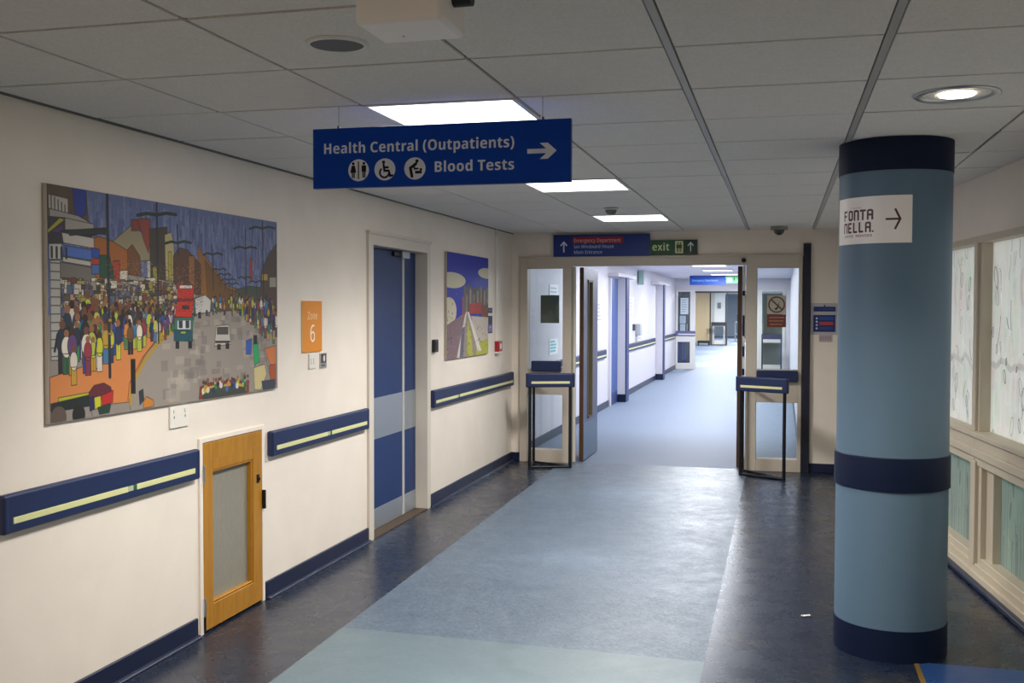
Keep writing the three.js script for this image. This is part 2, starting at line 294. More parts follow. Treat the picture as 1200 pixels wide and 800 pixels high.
function man(g, x, y, s, c, skirt) {                               // standing pictogram figure, s = height
  disc(g, x, y - s * 0.42, s * 0.09, c); g.fillStyle = c;
  if (skirt) { g.beginPath(); g.moveTo(x - s * 0.1, y - s * 0.3); g.lineTo(x + s * 0.1, y - s * 0.3); g.lineTo(x + s * 0.2, y + s * 0.14); g.lineTo(x - s * 0.2, y + s * 0.14); g.fill(); } else g.fillRect(x - s * 0.15, y - s * 0.3, s * 0.3, s * 0.4);
  g.fillRect(x - s * 0.1, y, s * 0.085, s * 0.48); g.fillRect(x + s * 0.015, y, s * 0.085, s * 0.48);
}
function board(name, label, category, w, h, d, pos, turn, tex, edge, group) {   // a printed board: body and face
  const t = thing(name, label, category, pos, turn, group);
  mesh('board', rbox(-w / 2, w / 2, -h / 2, h / 2, -d, 0, 0.002, 1), edge, t);
  const f = mesh('printed_face', face(w - 0.001, h - 0.001), printed(tex), t); f.position.z = 0.0008;
  return t;
}
const BLUE = '#0a42a8';
{
  const w = 0.991, h = 0.224, k = 1900;
  const t = thing('hanging_sign', 'large blue hanging sign reading Health Central (Outpatients) and Blood Tests with a right arrow', 'sign', [-1.2255, 2.128, -3.66]);
  mesh('panel', rbox(-w / 2, w / 2, -h / 2, h / 2, -0.012, 0.012, 0.002, 1), std('#12388c', 0.45), t);
  const tex = print(w, h, k, (g, W, Hh) => {
    g.fillStyle = BLUE; g.fillRect(0, 0, W, Hh);
    const px = (x) => (x / 302) * W, ink = '#d6dbe8';
    txt(g, 'Health Central (Outpatients)', px(12), Hh * 0.335, Hh * 0.245, ink, 'bold', 'left', px(228));
    txt(g, 'Blood Tests', px(146), Hh * 0.70, Hh * 0.245, ink, 'bold', 'left', px(94));
    const cy = Hh * 0.715, R = Hh * 0.185;
    [56, 88, 124].forEach((x) => disc(g, px(x), cy, R, ink));
    const D = '#16181c';
    man(g, px(49.5), cy, R * 1.45, D, true); man(g, px(62.5), cy, R * 1.45, D, false); g.fillStyle = D; g.fillRect(px(55.2), cy - R * 0.8, px(1.4), R * 1.6);
    { const x = px(88), y = cy; disc(g, x - R * 0.12, y - R * 0.66, R * 0.15, D); g.strokeStyle = D; g.lineWidth = R * 0.17; g.lineCap = 'round'; g.beginPath(); g.arc(x - R * 0.04, y + R * 0.28, R * 0.44, 0.25, 3.9); g.stroke();
      g.lineWidth = R * 0.2; g.beginPath(); g.moveTo(x - R * 0.12, y - R * 0.45); g.lineTo(x - R * 0.04, y + R * 0.12); g.lineTo(x + R * 0.36, y + R * 0.12); g.lineTo(x + R * 0.5, y + R * 0.6); g.lineTo(x + R * 0.7, y + R * 0.55); g.moveTo(x - R * 0.1, y - R * 0.18); g.lineTo(x + R * 0.28, y - R * 0.18); g.stroke(); }
    { const x = px(124), y = cy; disc(g, x + R * 0.2, y - R * 0.66, R * 0.15, D); g.strokeStyle = D; g.lineWidth = R * 0.26; g.beginPath(); g.moveTo(x + R * 0.1, y - R * 0.42); g.lineTo(x - R * 0.42, y - R * 0.05); g.lineTo(x - R * 0.28, y + R * 0.7); g.stroke(); g.lineWidth = R * 0.15; g.beginPath(); g.moveTo(x - R * 0.1, y - R * 0.3); g.lineTo(x - R * 0.02, y + R * 0.04); g.lineTo(x + R * 0.28, y + R * 0.02); g.stroke(); g.fillStyle = D; g.fillRect(x + R * 0.02, y + R * 0.22, R * 0.62, R * 0.24); disc(g, x + R * 0.56, y + R * 0.1, R * 0.12, D); }
    g.strokeStyle = ink; g.fillStyle = ink; const ax = px(254), bx = px(287), ay = Hh * 0.5; g.lineWidth = Hh * 0.075; g.lineCap = 'butt'; g.beginPath(); g.moveTo(ax, ay); g.lineTo(bx - px(9), ay); g.stroke();
    g.beginPath(); g.moveTo(bx - px(19), ay - Hh * 0.13); g.lineTo(bx - px(10), ay - Hh * 0.13); g.lineTo(bx, ay); g.lineTo(bx - px(10), ay + Hh * 0.13); g.lineTo(bx - px(19), ay + Hh * 0.13); g.lineTo(bx - px(9), ay); g.fill();
  });
  const f = mesh('printed_face', face(w - 0.004, h - 0.004), new THREE.MeshPhysicalMaterial({ map: tex, roughness: 0.6, specularIntensity: 0.25 }), t); f.position.z = 0.0128;
  for (const x of [-0.395, 0.39]) mesh('hanging_wire', [bar([x, h / 2 - 0.004, 0], [x, CEIL - 2.128, 0], 0.0012), cyl(0.006, 0.006, 0.012, x, h / 2 + 0.004, 0, 'y', 10)], std('#6f7076', 0.6), t);
}
{
  const dk = std('#10307a', 0.5);
  board('directory_sign', 'blue directory sign with a red line and an up arrow above the glazed doorway', 'sign', 0.967, 0.22, 0.03, [-1.754, 2.19, ZE + 0.045], 0, print(0.967, 0.22, 900, (g, W, h) => {
    g.fillStyle = '#0a2c78'; g.fillRect(0, 0, W, h); g.fillStyle = '#8e1a2c'; g.fillRect(W * 0.2, h * 0.1, W * 0.53, h * 0.31);
    const ink = '#b9c6e0'; txt(g, 'Emergency Department', W * 0.215, h * 0.27, h * 0.24, '#d8b8b8', '500', 'left', W * 0.49); txt(g, 'Ian Windward House', W * 0.215, h * 0.55, h * 0.22, ink, '500', 'left', W * 0.42); txt(g, 'Main Entrance', W * 0.215, h * 0.8, h * 0.22, ink, '500', 'left', W * 0.3);
    arrow(g, W * 0.11, h * 0.56, h * 0.24, -Math.PI / 2, '#d6dcec', 0.26);
  }), dk);
  const exitTex = print(0.455, 0.14, 1200, (g, W, h) => {
    g.fillStyle = '#0f4a26'; g.fillRect(0, 0, W, h); g.fillStyle = '#0a331c'; g.fillRect(W * 0.72, 0, W * 0.28, h);
    txt(g, 'exit', W * 0.03, h * 0.48, h * 0.72, '#c9d6a0', 'bold', 'left', W * 0.38);
    g.fillStyle = '#d8d39c'; g.fillRect(W * 0.53, h * 0.08, W * 0.17, h * 0.84); man(g, W * 0.585, h * 0.52, h * 0.66, '#12492a', false); man(g, W * 0.645, h * 0.52, h * 0.66, '#12492a', false);
    arrow(g, W * 0.86, h * 0.5, h * 0.32, -Math.PI / 2, '#c8d8d8', 0.24);
  });
  board('exit_sign', 'green exit sign with running figures and an up arrow above the doorway', 'sign', 0.455, 0.142, 0.02, [-1.036, 2.165, ZE + 0.035], 0, exitTex, std('#10502a', 0.5));
  board('prohibition_sign', 'round red prohibition sign on the right glass panel', 'sign', 0.178, 0.178, 0.003, [-0.055, 1.605, ZE - 0.055], 0, print(0.178, 0.178, 1500, (g, W, h) => {
    g.fillStyle = '#d9cfc4'; g.fillRect(0, 0, W, h); g.strokeStyle = '#7e1c20'; g.lineWidth = W * 0.08; g.beginPath(); g.arc(W / 2, h / 2, W * 0.41, 0, 6.3); g.stroke();
    g.fillStyle = '#1c1a1a'; g.beginPath(); g.moveTo(W * 0.36, h * 0.72); g.lineTo(W * 0.5, h * 0.66); g.lineTo(W * 0.66, h * 0.32); g.lineTo(W * 0.56, h * 0.74); g.lineTo(W * 0.46, h * 0.8); g.fill();
    g.lineWidth = W * 0.085; g.beginPath(); g.moveTo(W * 0.2, h * 0.22); g.lineTo(W * 0.8, h * 0.78); g.stroke();
  }), M.plate);
  board('warning_notice', 'small dark red warning notice with three lines on the right glass panel', 'notice', 0.178, 0.125, 0.003, [-0.055, 1.449, ZE - 0.055], 0, print(0.178, 0.125, 1500, (g, W, h) => {
    g.fillStyle = '#861016'; g.fillRect(0, 0, W, h); g.fillStyle = '#c98a78'; [[0.12, 0.8], [0.12, 0.76], [0.16, 0.66]].forEach(([x, l], i) => { for (let k = 0; k < 9; k++) g.fillRect(W * (x + l * k / 9), h * (0.2 + 0.26 * i), W * l / 9 * 0.8, h * 0.1); });
  }), M.red);
  const navyTex = (W0, H0, red) => print(W0, H0, 1400, (g, W, h) => { g.fillStyle = '#142466'; g.fillRect(0, 0, W, h); if (!red) { g.fillStyle = '#3a4788'; g.fillRect(W * 0.2, h * 0.35, W * 0.7, h * 0.25); return; } g.fillStyle = '#1c4a9a'; g.fillRect(W * 0.26, h * 0.1, W * 0.68, h * 0.2); g.fillStyle = '#a8413f'; g.fillRect(W * 0.26, h * 0.4, W * 0.66, h * 0.2); g.fillStyle = '#2c3a78'; g.fillRect(W * 0.26, h * 0.7, W * 0.66, h * 0.18); for (let i = 0; i < 4; i++) disc(g, W * 0.15, h * (0.2 + i * 0.2), W * 0.05, '#b9c0d8'); });
  const nb = thing('notice_backing', 'pale grey backing board behind two navy notices left of the column', 'board', [0.386, 1.45, ZE + 0.006]);
  mesh('board', rbox(-0.125, 0.125, -0.13, 0.17, -0.008, 0, 0.002, 1), std('#b7b4b6', 0.5), nb); mesh('fixing', cyl(0.008, 0.008, 0.004, 0, 0.145, 0.002, 'z', 12), M.black, nb);
  board('wall_notice', 'narrow navy notice strip beside the column, the upper of two', 'notice', 0.2, 0.045, 0.003, [0.386, 1.563, ZE + 0.0105], 0, navyTex(0.2, 0.045, false), M.navy);
  board('wall_notice', 'navy notice with a red line beside the column, below the narrow strip', 'notice', 0.2, 0.16, 0.003, [0.386, 1.427, ZE + 0.0105], 0, navyTex(0.2, 0.16, true), M.navy);
  board('paper_label', 'small pale pink paper label under the navy notices', 'label', 0.125, 0.07, 0.002, [0.4, 1.285, ZE + 0.003], 0, print(0.125, 0.07, 1200, (g, W, h) => { g.fillStyle = '#b8a8ac'; g.fillRect(0, 0, W, h); g.fillStyle = '#9a7f86'; for (let i = 0; i < 5; i++) g.fillRect(W * (0.1 + 0.17 * i), h * 0.2, W * 0.08, h * 0.55); }), M.plate);
  struct('trim_1', rbox(0.188, 0.258, 0.0, 2.187, ZE - 0.005, ZE + 0.04, 0.003, 1), std('#12152a', 0.5), 'dark navy vertical trunking at the right of the glazed doorway');
}

// ---------- left wall: pictures and fittings ----------
const onLeft = Math.PI / 2;                                       // a board turned this way faces the corridor
{
  const W = 1600, Hc = 784;
  const tex = print(1.6, 0.784, 1000, (g) => {
    const p = (c, ...q) => { g.fillStyle = c; g.beginPath(); for (let i = 0; i < q.length; i += 2) g.lineTo(q[i], q[i + 1]); g.fill(); g.strokeStyle = 'rgba(25,20,18,0.6)'; g.lineWidth = 3; g.closePath(); g.stroke(); };
    const l = (c, w, ...q) => { g.strokeStyle = c; g.lineWidth = w; g.lineCap = 'round'; g.beginPath(); for (let i = 0; i < q.length; i += 2) g.lineTo(q[i], q[i + 1]); g.stroke(); };
    const c = (k, x, y, r) => disc(g, x, y, r, k);
    g.fillStyle = '#5a6690'; g.fillRect(0, 0, W, Hc);
    g.fillStyle = '#8a8077'; g.fillRect(0, 430, W, Hc);
    for (let i = 0; i < 1500; i++) { const v = rnd(); g.fillStyle = v < 0.4 ? 'rgba(58,66,112,0.35)' : v < 0.8 ? 'rgba(118,128,164,0.35)' : 'rgba(150,156,178,0.3)'; g.fillRect(rnd() * W, rnd() * 440, 5 + rnd() * 12, 18 + rnd() * 70); }
    const CL = ['#2c3f8a', '#b08a2c', '#7a2c2a', '#a8b03a', '#2a5a3a', '#1c2a3a', '#b8b42e', '#2f7a4a', '#d0c8b8', '#6a4a2a', '#c07a3a', '#1c1c22', '#5a3a6a', '#3a6a9a', '#8a2c3a', '#c8beb0', '#26324e'], SK = ['#3a2418', '#6a4228', '#8a5a3a', '#22140e'];
    const pick = (a) => a[Math.floor(rnd() * a.length)];
    const person = (x, y, s) => { const w = s * (0.2 + rnd() * 0.08); g.fillStyle = pick(CL); g.fillRect(x - w * 0.45, y - s * 0.45, w * 0.42, s * 0.45); g.fillRect(x + w * 0.03, y - s * 0.45, w * 0.42, s * 0.45); g.fillStyle = pick(CL); g.beginPath(); g.ellipse(x, y - s * 0.6, w * 0.62, s * 0.24, 0, 0, 6.3); g.fill(); g.strokeStyle = 'rgba(12,10,10,0.75)'; g.lineWidth = Math.max(1.5, s * 0.018); g.stroke(); g.strokeRect(x - w * 0.45, y - s * 0.45, w * 0.9, s * 0.45); if (rnd() < 0.4) { g.strokeStyle = pick(CL); g.lineWidth = s * 0.06; g.beginPath(); g.moveTo(x - w * 0.5, y - s * 0.72); g.lineTo(x - w * 0.8, y - s * 0.42); g.stroke(); } c(pick(SK), x, y - s * 0.9, s * 0.085); };
    const ROAD = () => { for (let i = 0; i < 95; i++) { const y = 430 + Math.pow(rnd(), 1.3) * 330, x = 620 + rnd() * 820, s = (y - 360) / 400; if (x < 620 + (560 - y) * 0.5) continue; g.fillStyle = rnd() < 0.5 ? 'rgba(112,105,100,0.5)' : 'rgba(168,156,142,0.5)'; g.fillRect(x, y, 30 + 70 * s * rnd(), 18 + 44 * s * rnd()); } };
    const CROWD = () => { for (let i = 0; i < 900; i++) { const x = 60 + rnd() * 800, y = 300 + rnd() * 150, w = 8 + rnd() * 34, hh = 6 + rnd() * 30; g.fillStyle = pick(['#b8b0a2', '#8a8478', '#c8c0ae', '#5a4a3a', '#9a8a3a', '#3a3430', '#a88a6a', '#6a3a2a', '#4a5a7a']); g.fillRect(x, y, w, hh); g.strokeStyle = 'rgba(20,16,14,0.7)'; g.lineWidth = 2; g.strokeRect(x, y, w, hh); }
      const folk = []; for (let i = 0; i < 240; i++) { const t = Math.pow(rnd(), 0.8); folk.push([60 + t * 770, 430 + (1 - t) * 262 * (0.35 + 0.65 * rnd()) + 60 * t * rnd(), (190 - t * 120) * (0.75 + 0.3 * rnd())]); } folk.sort((a, b) => a[1] - b[1]).forEach((q) => person(...q)); for (let i = 0; i < 130; i++) { const t = rnd(); person(1240 + t * 350, 410 + t * (40 + rnd() * 130) + rnd() * 30, 55 + 60 * t * rnd() + 20); } for (let i = 0; i < 50; i++) person(870 + rnd() * 430, 400 + rnd() * 40, 45 + rnd() * 18); };
    const BUSFOLK = () => { for (let i = 0; i < 26; i++) { const x = 930 + rnd() * 400; c(pick(CL), x, 725 + rnd() * 30, 13); c(pick(SK), x, 704 + rnd() * 16, 8); } };
    
    p('#8a5a24',907,149,986,205,1138,308,1362,340,1362,413,907,416);
    p('#6d4a20',960,206,1138,319,1307,353,1307,414,986,415);
    p('#3d4434',1210,324,1331,306,1450,311,1450,421,1210,422);
    p('#4a3a30',1442,260,1466,208,1524,150,1600,97,1600,420,1425,421);
    p('#9a9284',1524,261,1591,259,1591,307,1524,309);
    p('#a88a3a',1450,248,1507,246,1507,278,1450,279);
    p('#a0402c',1339,183,1362,182,1362,282,1339,283);
    p('#8f8264',335,173,466,95,541,134,618,200,624,220,456,235,375,220);
    p('#7a3428',456,80,508,75,508,117,456,121);
    p('#8a3a2a',498,73,574,67,579,118,562,197,530,148);
    p('#9c5a1e',203,171,268,154,345,167,456,203,508,239,508,373,203,378);
    p('#6e4526',431,192,461,171,508,213,520,357,435,358);
    p('#3f352c',569,106,687,90,699,353,574,355);
    p('#b0a070',670,121,716,108,734,157,734,319,675,320);
    p('#a39a34',693,186,716,185,716,302,693,303);
    p('#57392a',728,201,770,165,831,171,927,225,927,349,728,352);
    p('#8a5a30',838,195,882,193,882,332,838,333);
    p('#8f8a80',345,277,734,302,734,443,345,467);
    p('#b9b4a4',552,227,574,226,574,291,552,291);
    p('#9a8f30',590,248,618,246,618,371,590,371);
    p('#c9c3b4',541,292,607,289,607,355,541,356);
    p('#c9bfae',380,270,431,267,431,305,380,307);
    p('#a03a2a',345,237,384,235,384,313,345,314);
    p('#cfc6b2',687,320,752,318,752,403,687,403);
    p('#b6502a',734,309,764,308,764,369,734,369);
    p('#57432f',0,0,198,-1,212,116,0,115);
    p('#b5aca0',8,33,105,39,105,91,8,80);
    for(let i=0;i<7;i++)l('#3a3430',5,21+i*17,34+i*7,21+i*17,79+i*7);
    p('#16348c',127,-1,198,-1,198,82,158,104,140,88);
    p('#9b938a',12,80,158,92,235,115,235,132,88,127,12,105);
    p('#2a2026',4,106,88,104,88,190,4,196);
    p('#a59a20',0,151,62,106,88,110,4,162);
    p('#4a2f6a',12,156,79,128,79,156);
    p('#9d958c',88,104,239,114,239,132,88,144);
    p('#1c1a18',62,149,306,121,311,133,212,161,71,157);
    p('#b8b0a6',71,154,239,162,239,198,79,188);
    p('#4467b2',84,196,231,204,225,240,79,231);
    p('#b4ada2',75,234,221,244,221,261,75,251);
    p('#6e675f',79,254,221,264,268,316,355,381,355,467,62,465,62,254);
    p('#1d45a0',225,196,268,199,268,232,225,228);
    p('#b03226',231,234,268,232,268,253,231,255);
    p('#3d5f9a',225,255,268,253,268,286,225,288);
    p('#1d4a32',268,220,325,217,355,308,268,298);
    p('#b6b3a8',8,195,71,191,71,243,8,246);
    p('#a8a49c',12,249,62,246,62,579,12,577);
    for(let i=0;i<12;i++)l('#55504a',4,12,257+i*28,62,257+i*28);
    for(let i=0;i<4;i++)l('#2c2826',11,21+i*24,206,21+i*24,237);
    p('#bdc23a',71,345,131,335,140,431,79,443);
    p('#8a8680',79,443,212,363,249,413,167,554,62,551);
    p('#b0526a',335,308,375,313,498,392,456,405);
    p('#1f4632',335,339,375,350,404,393,345,375);
    p('#cfc8bc',345,375,562,372,562,391,345,394);
    p('#c57a40',4,633,212,600,456,484,705,420,764,430,535,581,445,688,435,751,4,740);
    p('#8f857b',445,792,431,750,456,683,541,585,734,484,907,423,1347,413,1425,522,1491,654,1557,792,1425,792);
    ROAD();
    l('#a8862c',16,440,757,451,689,535,598,618,542,716,497);
    l('#7a4a20',5,425,744,435,682,520,590,607,528,705,484);
    CROWD();
    p('#bf2a1c',758,308,875,311,875,374,857,444,740,440,752,369);
    p('#7d1c16',752,369,875,367,875,377,752,379);
    p('#d9cfc4',770,314,863,312,863,326,770,328);
    p('#2a2622',789,396,838,395,838,409,789,409);
    p('#2f6a58',734,443,869,444,863,506,728,497);
    p('#c9cfd2',752,454,850,454,850,492,752,491);
    p('#333037',764,457,789,457,789,484,764,484);
    p('#333037',813,457,838,457,838,485,813,485);
    p('#174c58',728,490,863,499,863,541,728,534);
    p('#9aa83a',776,498,813,498,813,509,776,508);
    p('#15181c',740,538,764,538,764,566,740,565);
    p('#15181c',831,540,857,541,857,568,831,568);
    p('#c4c0b8',882,367,960,351,1006,372,999,422,888,430);
    p('#23211f',907,423,927,422,927,447,907,447);
    p('#23211f',966,415,979,415,979,437,966,437);
    p('#b5afa4',1047,480,1152,477,1167,563,1033,566);
    p('#4b453f',1054,487,1145,488,1145,518,1054,516);
    p('#2d2925',1040,545,1159,548,1159,555,1040,552);
    p('#1a1817',1054,560,1081,560,1081,582,1054,581);
    p('#1a1817',1124,558,1152,558,1152,581,1124,580);
    p('#7a2f22',907,780,914,731,986,718,1196,720,1323,735,1323,789);
    p('#b59a2e',927,768,934,740,999,730,1196,731,1300,745,1300,779);
    p('#3a3f38',934,782,947,748,1020,742,1196,746,1293,760,1293,786);
    BUSFOLK();
    p('#aaa822',45,703,203,697,203,709,45,718);
    p('#17211f',8,720,203,706,212,751,8,748);
    p('#8b837a',8,748,212,745,221,787,8,785);
    c('#1c1816',148,769,34);
    c('#5a4a40',45,771,40);
    p('#5a1f2a',203,697,231,675,286,670,325,687,335,718,203,721);
    p('#b0231c',268,714,340,700,335,743,277,750);
    p('#b8b520',231,717,268,714,268,756,235,759);
    p('#1c3a2c',249,754,325,748,315,778,259,779);
    p('#26224a',203,715,231,714,231,759,207,763);
    p('#b9762a',520,757,541,739,585,756,590,779,520,783);
    p('#2b3038',493,717,520,709,525,751,498,768);
    p('#c2b27e',1369,676,1474,665,1491,713,1433,781,1377,777);
    p('#1f9a5a',1362,568,1410,561,1425,647,1377,669);
    p('#2d53a8',1300,551,1354,544,1347,613,1300,612);
    p('#1c1a1c',1369,529,1402,530,1402,569,1369,568);
    p('#c07038',1474,594,1583,581,1583,678,1524,667);
    p('#a04a26',1515,675,1583,670,1583,767,1532,756);
    p('#343a48',1442,742,1575,742,1575,790,1458,790);
    l('#20242c',16,315,-2,321,650);
    l('#1d2a26',18,114,154,212,140,315,138,315,132,315,138);
    l('#20242c',11,618,-3,624,535);
    l('#1d2a26',13,493,61,555,49,618,49,684,37,752,37);
    l('#20242c',8,758,77,764,199);
    l('#1d2a26',10,675,154,716,145,758,148,807,138,857,142);
    l('#20242c',6,1020,142,1026,329);
    l('#1d2a26',8,947,186,983,176,1020,181,1061,172,1102,177);
    l('#20242c',7,1300,56,1307,341);
    l('#1d2a26',9,1196,146,1247,135,1300,139,1350,129,1402,133);
    l('#20242c',8,1458,-4,1466,358);
    l('#1d2a26',10,1339,49,1397,36,1458,39,1520,27,1583,30);
    l('#20242c',4,1074,211,1081,313);
    l('#1d2a26',6,1020,246,1047,238,1074,244,1102,235,1131,242);
    l('#20242c',4,1116,231,1124,334);
    l('#1d2a26',6,1061,266,1088,258,1116,264,1145,256,1174,262);
    l('#20242c',4,1152,252,1159,355);
    l('#1d2a26',6,1095,287,1124,279,1152,285,1181,277,1210,283);
    l('#20242c',4,1181,269,1189,373);
    l('#1d2a26',6,1124,304,1152,296,1181,303,1210,294,1240,301);
    l('#20242c',4,1293,239,1300,345);
    l('#1d2a26',6,1232,275,1262,266,1293,273,1323,264,1354,271);
    l('#20242c',4,1394,254,1402,363);
    l('#1d2a26',6,1331,291,1362,282,1394,289,1425,280,1458,287);
    p('#a88a2c',315,443,335,443,335,455,315,455);
    p('#a88a2c',315,492,335,492,335,501,315,501);
    p('#17120f',445,594,472,595,472,722,445,720);

    for (let i = 0; i < 2600; i++) { const x = 300 + rnd() * 640, y = 230 + rnd() * 190; g.fillStyle = rnd() < 0.5 ? 'rgba(20,14,10,0.28)' : 'rgba(214,170,110,0.16)'; g.fillRect(x, y, 9, 3); }
  });
  const t = thing('street_painting', 'large colourful painting of a crowded shopping street with a red bus', 'painting', [XL + 0.001, 1.58, -4.268], onLeft);
  mesh('panel', rbox(-0.918, 0.918, -0.451, 0.451, 0, 0.017, 0.002, 1), std('#c4bcb2', 0.5), t);
  const f = mesh('painted_face', face(1.832, 0.898), printed(tex, 0.5), t); f.position.z = 0.0178;
}
{
  const tex = print(0.62, 0.445, 1600, (g, W, h) => {
    g.fillStyle = '#0a1c9c'; g.fillRect(0, 0, W, h);
    for (let i = 0; i < 400; i++) { g.fillStyle = rnd() < 0.5 ? 'rgba(8,16,120,0.3)' : 'rgba(30,60,190,0.3)'; g.fillRect(rnd() * W, rnd() * h * 0.6, 20, 5); }
    const pu = (c, ...q) => { g.fillStyle = c; g.beginPath(); for (let i = 0; i < q.length; i += 2) g.lineTo(q[i] * W, q[i + 1] * h); g.fill(); };
    g.fillStyle = '#c8c0a4'; g.beginPath(); g.ellipse(W * 0.12, h * 0.26, W * 0.3, h * 0.075, 0, 0, 6.3); g.fill(); g.beginPath(); g.ellipse(W * 0.95, h * 0.16, W * 0.22, h * 0.055, 0, 0, 6.3); g.fill(); g.beginPath(); g.ellipse(W * 0.05, h * 0.55, W * 0.16, h * 0.13, 0, 0, 6.3); g.fill();
    pu('#4a4038', 0.38, 0.34, 0.5, 0.28, 0.6, 0.34, 0.66, 0.3, 1, 0.36, 1, 0.56, 0.38, 0.56); pu('#8c4a34', 0.34, 0.42, 0.44, 0.38, 0.48, 0.6, 0.34, 0.62);
    for (let i = 0; i < 14; i++) { const x = 0.38 + i * 0.045, t0 = 0.3 + 0.12 * rnd(); pu(['#5a5048', '#7a6a5a', '#3f4450', '#8a7a66'][i % 4], x, t0, x + 0.02, t0 - 0.03, x + 0.05, t0, x + 0.05, 0.56, x, 0.56); }
    pu('#9c2f22', 0.52, 0.48, 0.82, 0.46, 0.86, 0.58, 0.5, 0.58); pu('#6c3a20', 0.8, 0.5, 1, 0.48, 1, 0.64, 0.82, 0.64);
    pu('#b5aa9e', 0.55, 0.6, 1, 0.62, 1, 0.86, 0.72, 0.9); pu('#7a6268', 0, 0.68, 0.36, 0.58, 0.42, 0.6, 0.2, 1, 0, 1); pu('#8c8274', 0.42, 0.56, 0.5, 0.56, 0.82, 1, 0.2, 1);
    pu('#a8a63a', 0.47, 0.64, 0.56, 0.8, 0.6, 1, 0.46, 1); pu('#a6a832', 0.7, 0.88, 1, 0.84, 1, 1, 0.68, 1); pu('#cfc6b6', 0.42, 0.56, 0.45, 0.56, 0.3, 1, 0.22, 1); pu('#5c5a6c', 0.33, 0.72, 0.4, 0.7, 0.36, 1, 0.28, 1); pu('#d2cabc', 0.46, 0.56, 0.5, 0.56, 0.82, 0.96, 0.72, 0.96);
    for (let i = 0; i < 240; i++) { g.fillStyle = ['rgba(40,30,36,0.5)', 'rgba(150,70,70,0.4)', 'rgba(200,190,170,0.4)', 'rgba(110,90,120,0.5)'][Math.floor(rnd() * 4)]; g.fillRect(rnd() * W, h * (0.36 + 0.62 * rnd()), 4 + rnd() * 16, 4 + rnd() * 14); }
  });
  const t = thing('village_painting', 'smaller bright painting with a deep blue sky and cream clouds beside the blue door', 'painting', [XL + 0.001, 1.585, -8.765], onLeft);
  mesh('canvas', rbox(-0.622, 0.622, -0.444, 0.444, 0, 0.02, 0.003, 1), std('#b9ab9a', 0.6), t);
  const f = mesh('painted_face', face(1.24, 0.884), printed(tex, 0.55), t); f.position.z = 0.0208;
}
board('zone_sign', 'orange wall sign reading Zone 6 between the street painting and the blue door', 'sign', 0.262, 0.3, 0.008, [XL + 0.0085, 1.457, -5.645], onLeft, print(0.262, 0.3, 1600, (g, W, h) => {
  g.fillStyle = '#e08a16'; g.fillRect(0, 0, W, h); txt(g, 'Zone', W * 0.5, h * 0.29, h * 0.2, '#f2d2a8', '', 'center'); txt(g, '6', W * 0.5, h * 0.64, h * 0.46, '#f6ecd8', '', 'center');
}), std('#f2c98c', 0.5));
function socket(name, label, category, w, h, pos, detail) {
  const t = thing(name, label, category, pos, onLeft); mesh('plate', rbox(-w / 2, w / 2, -h / 2, h / 2, 0, 0.01, 0.003, 2), M.plate, t); detail(t); return t;
}
socket('wall_socket', 'cream double socket plate under the right end of the street painting', 'socket', 0.152, 0.1, [XL, 1.068, -4.242], (t) => { for (const x of [-0.045, 0.045]) { mesh('switch', rbox(x - 0.006, x + 0.006, 0.018, 0.036, 0.008, 0.014, 0.002, 1), M.white, t); mesh('pin_hole', box(x - 0.003, x + 0.003, -0.006, 0.006, 0.0095, 0.0102), M.black, t); } });
socket('light_switch', 'cream light switch plate just below the orange sign', 'switch', 0.085, 0.088, [XL, 1.253, -5.645], (t) => { for (const x of [-0.018, 0.018]) mesh('rocker', rbox(x - 0.011, x + 0.011, -0.018, 0.018, 0.008, 0.0135, 0.002, 1), M.white, t); });
{ const t = board('switch_label', 'small grey and black label plate right of the light switch', 'label', 0.088, 0.09, 0.006, [XL + 0.0065, 1.25, -5.8], onLeft, print(0.088, 0.09, 1800, (g, W, h) => { g.fillStyle = '#8d8a86'; g.fillRect(0, 0, W, h); g.fillStyle = '#2c2b2b'; g.fillRect(W * 0.1, h * 0.06, W * 0.8, h * 0.6); g.fillStyle = '#d6d2cc'; g.beginPath(); g.ellipse(W * 0.6, h * 0.36, W * 0.16, h * 0.22, 0, 0, 6.3); g.fill(); g.fillStyle = '#4b4948'; g.fillRect(W * 0.15, h * 0.78, W * 0.6, h * 0.1); }), M.plate); }
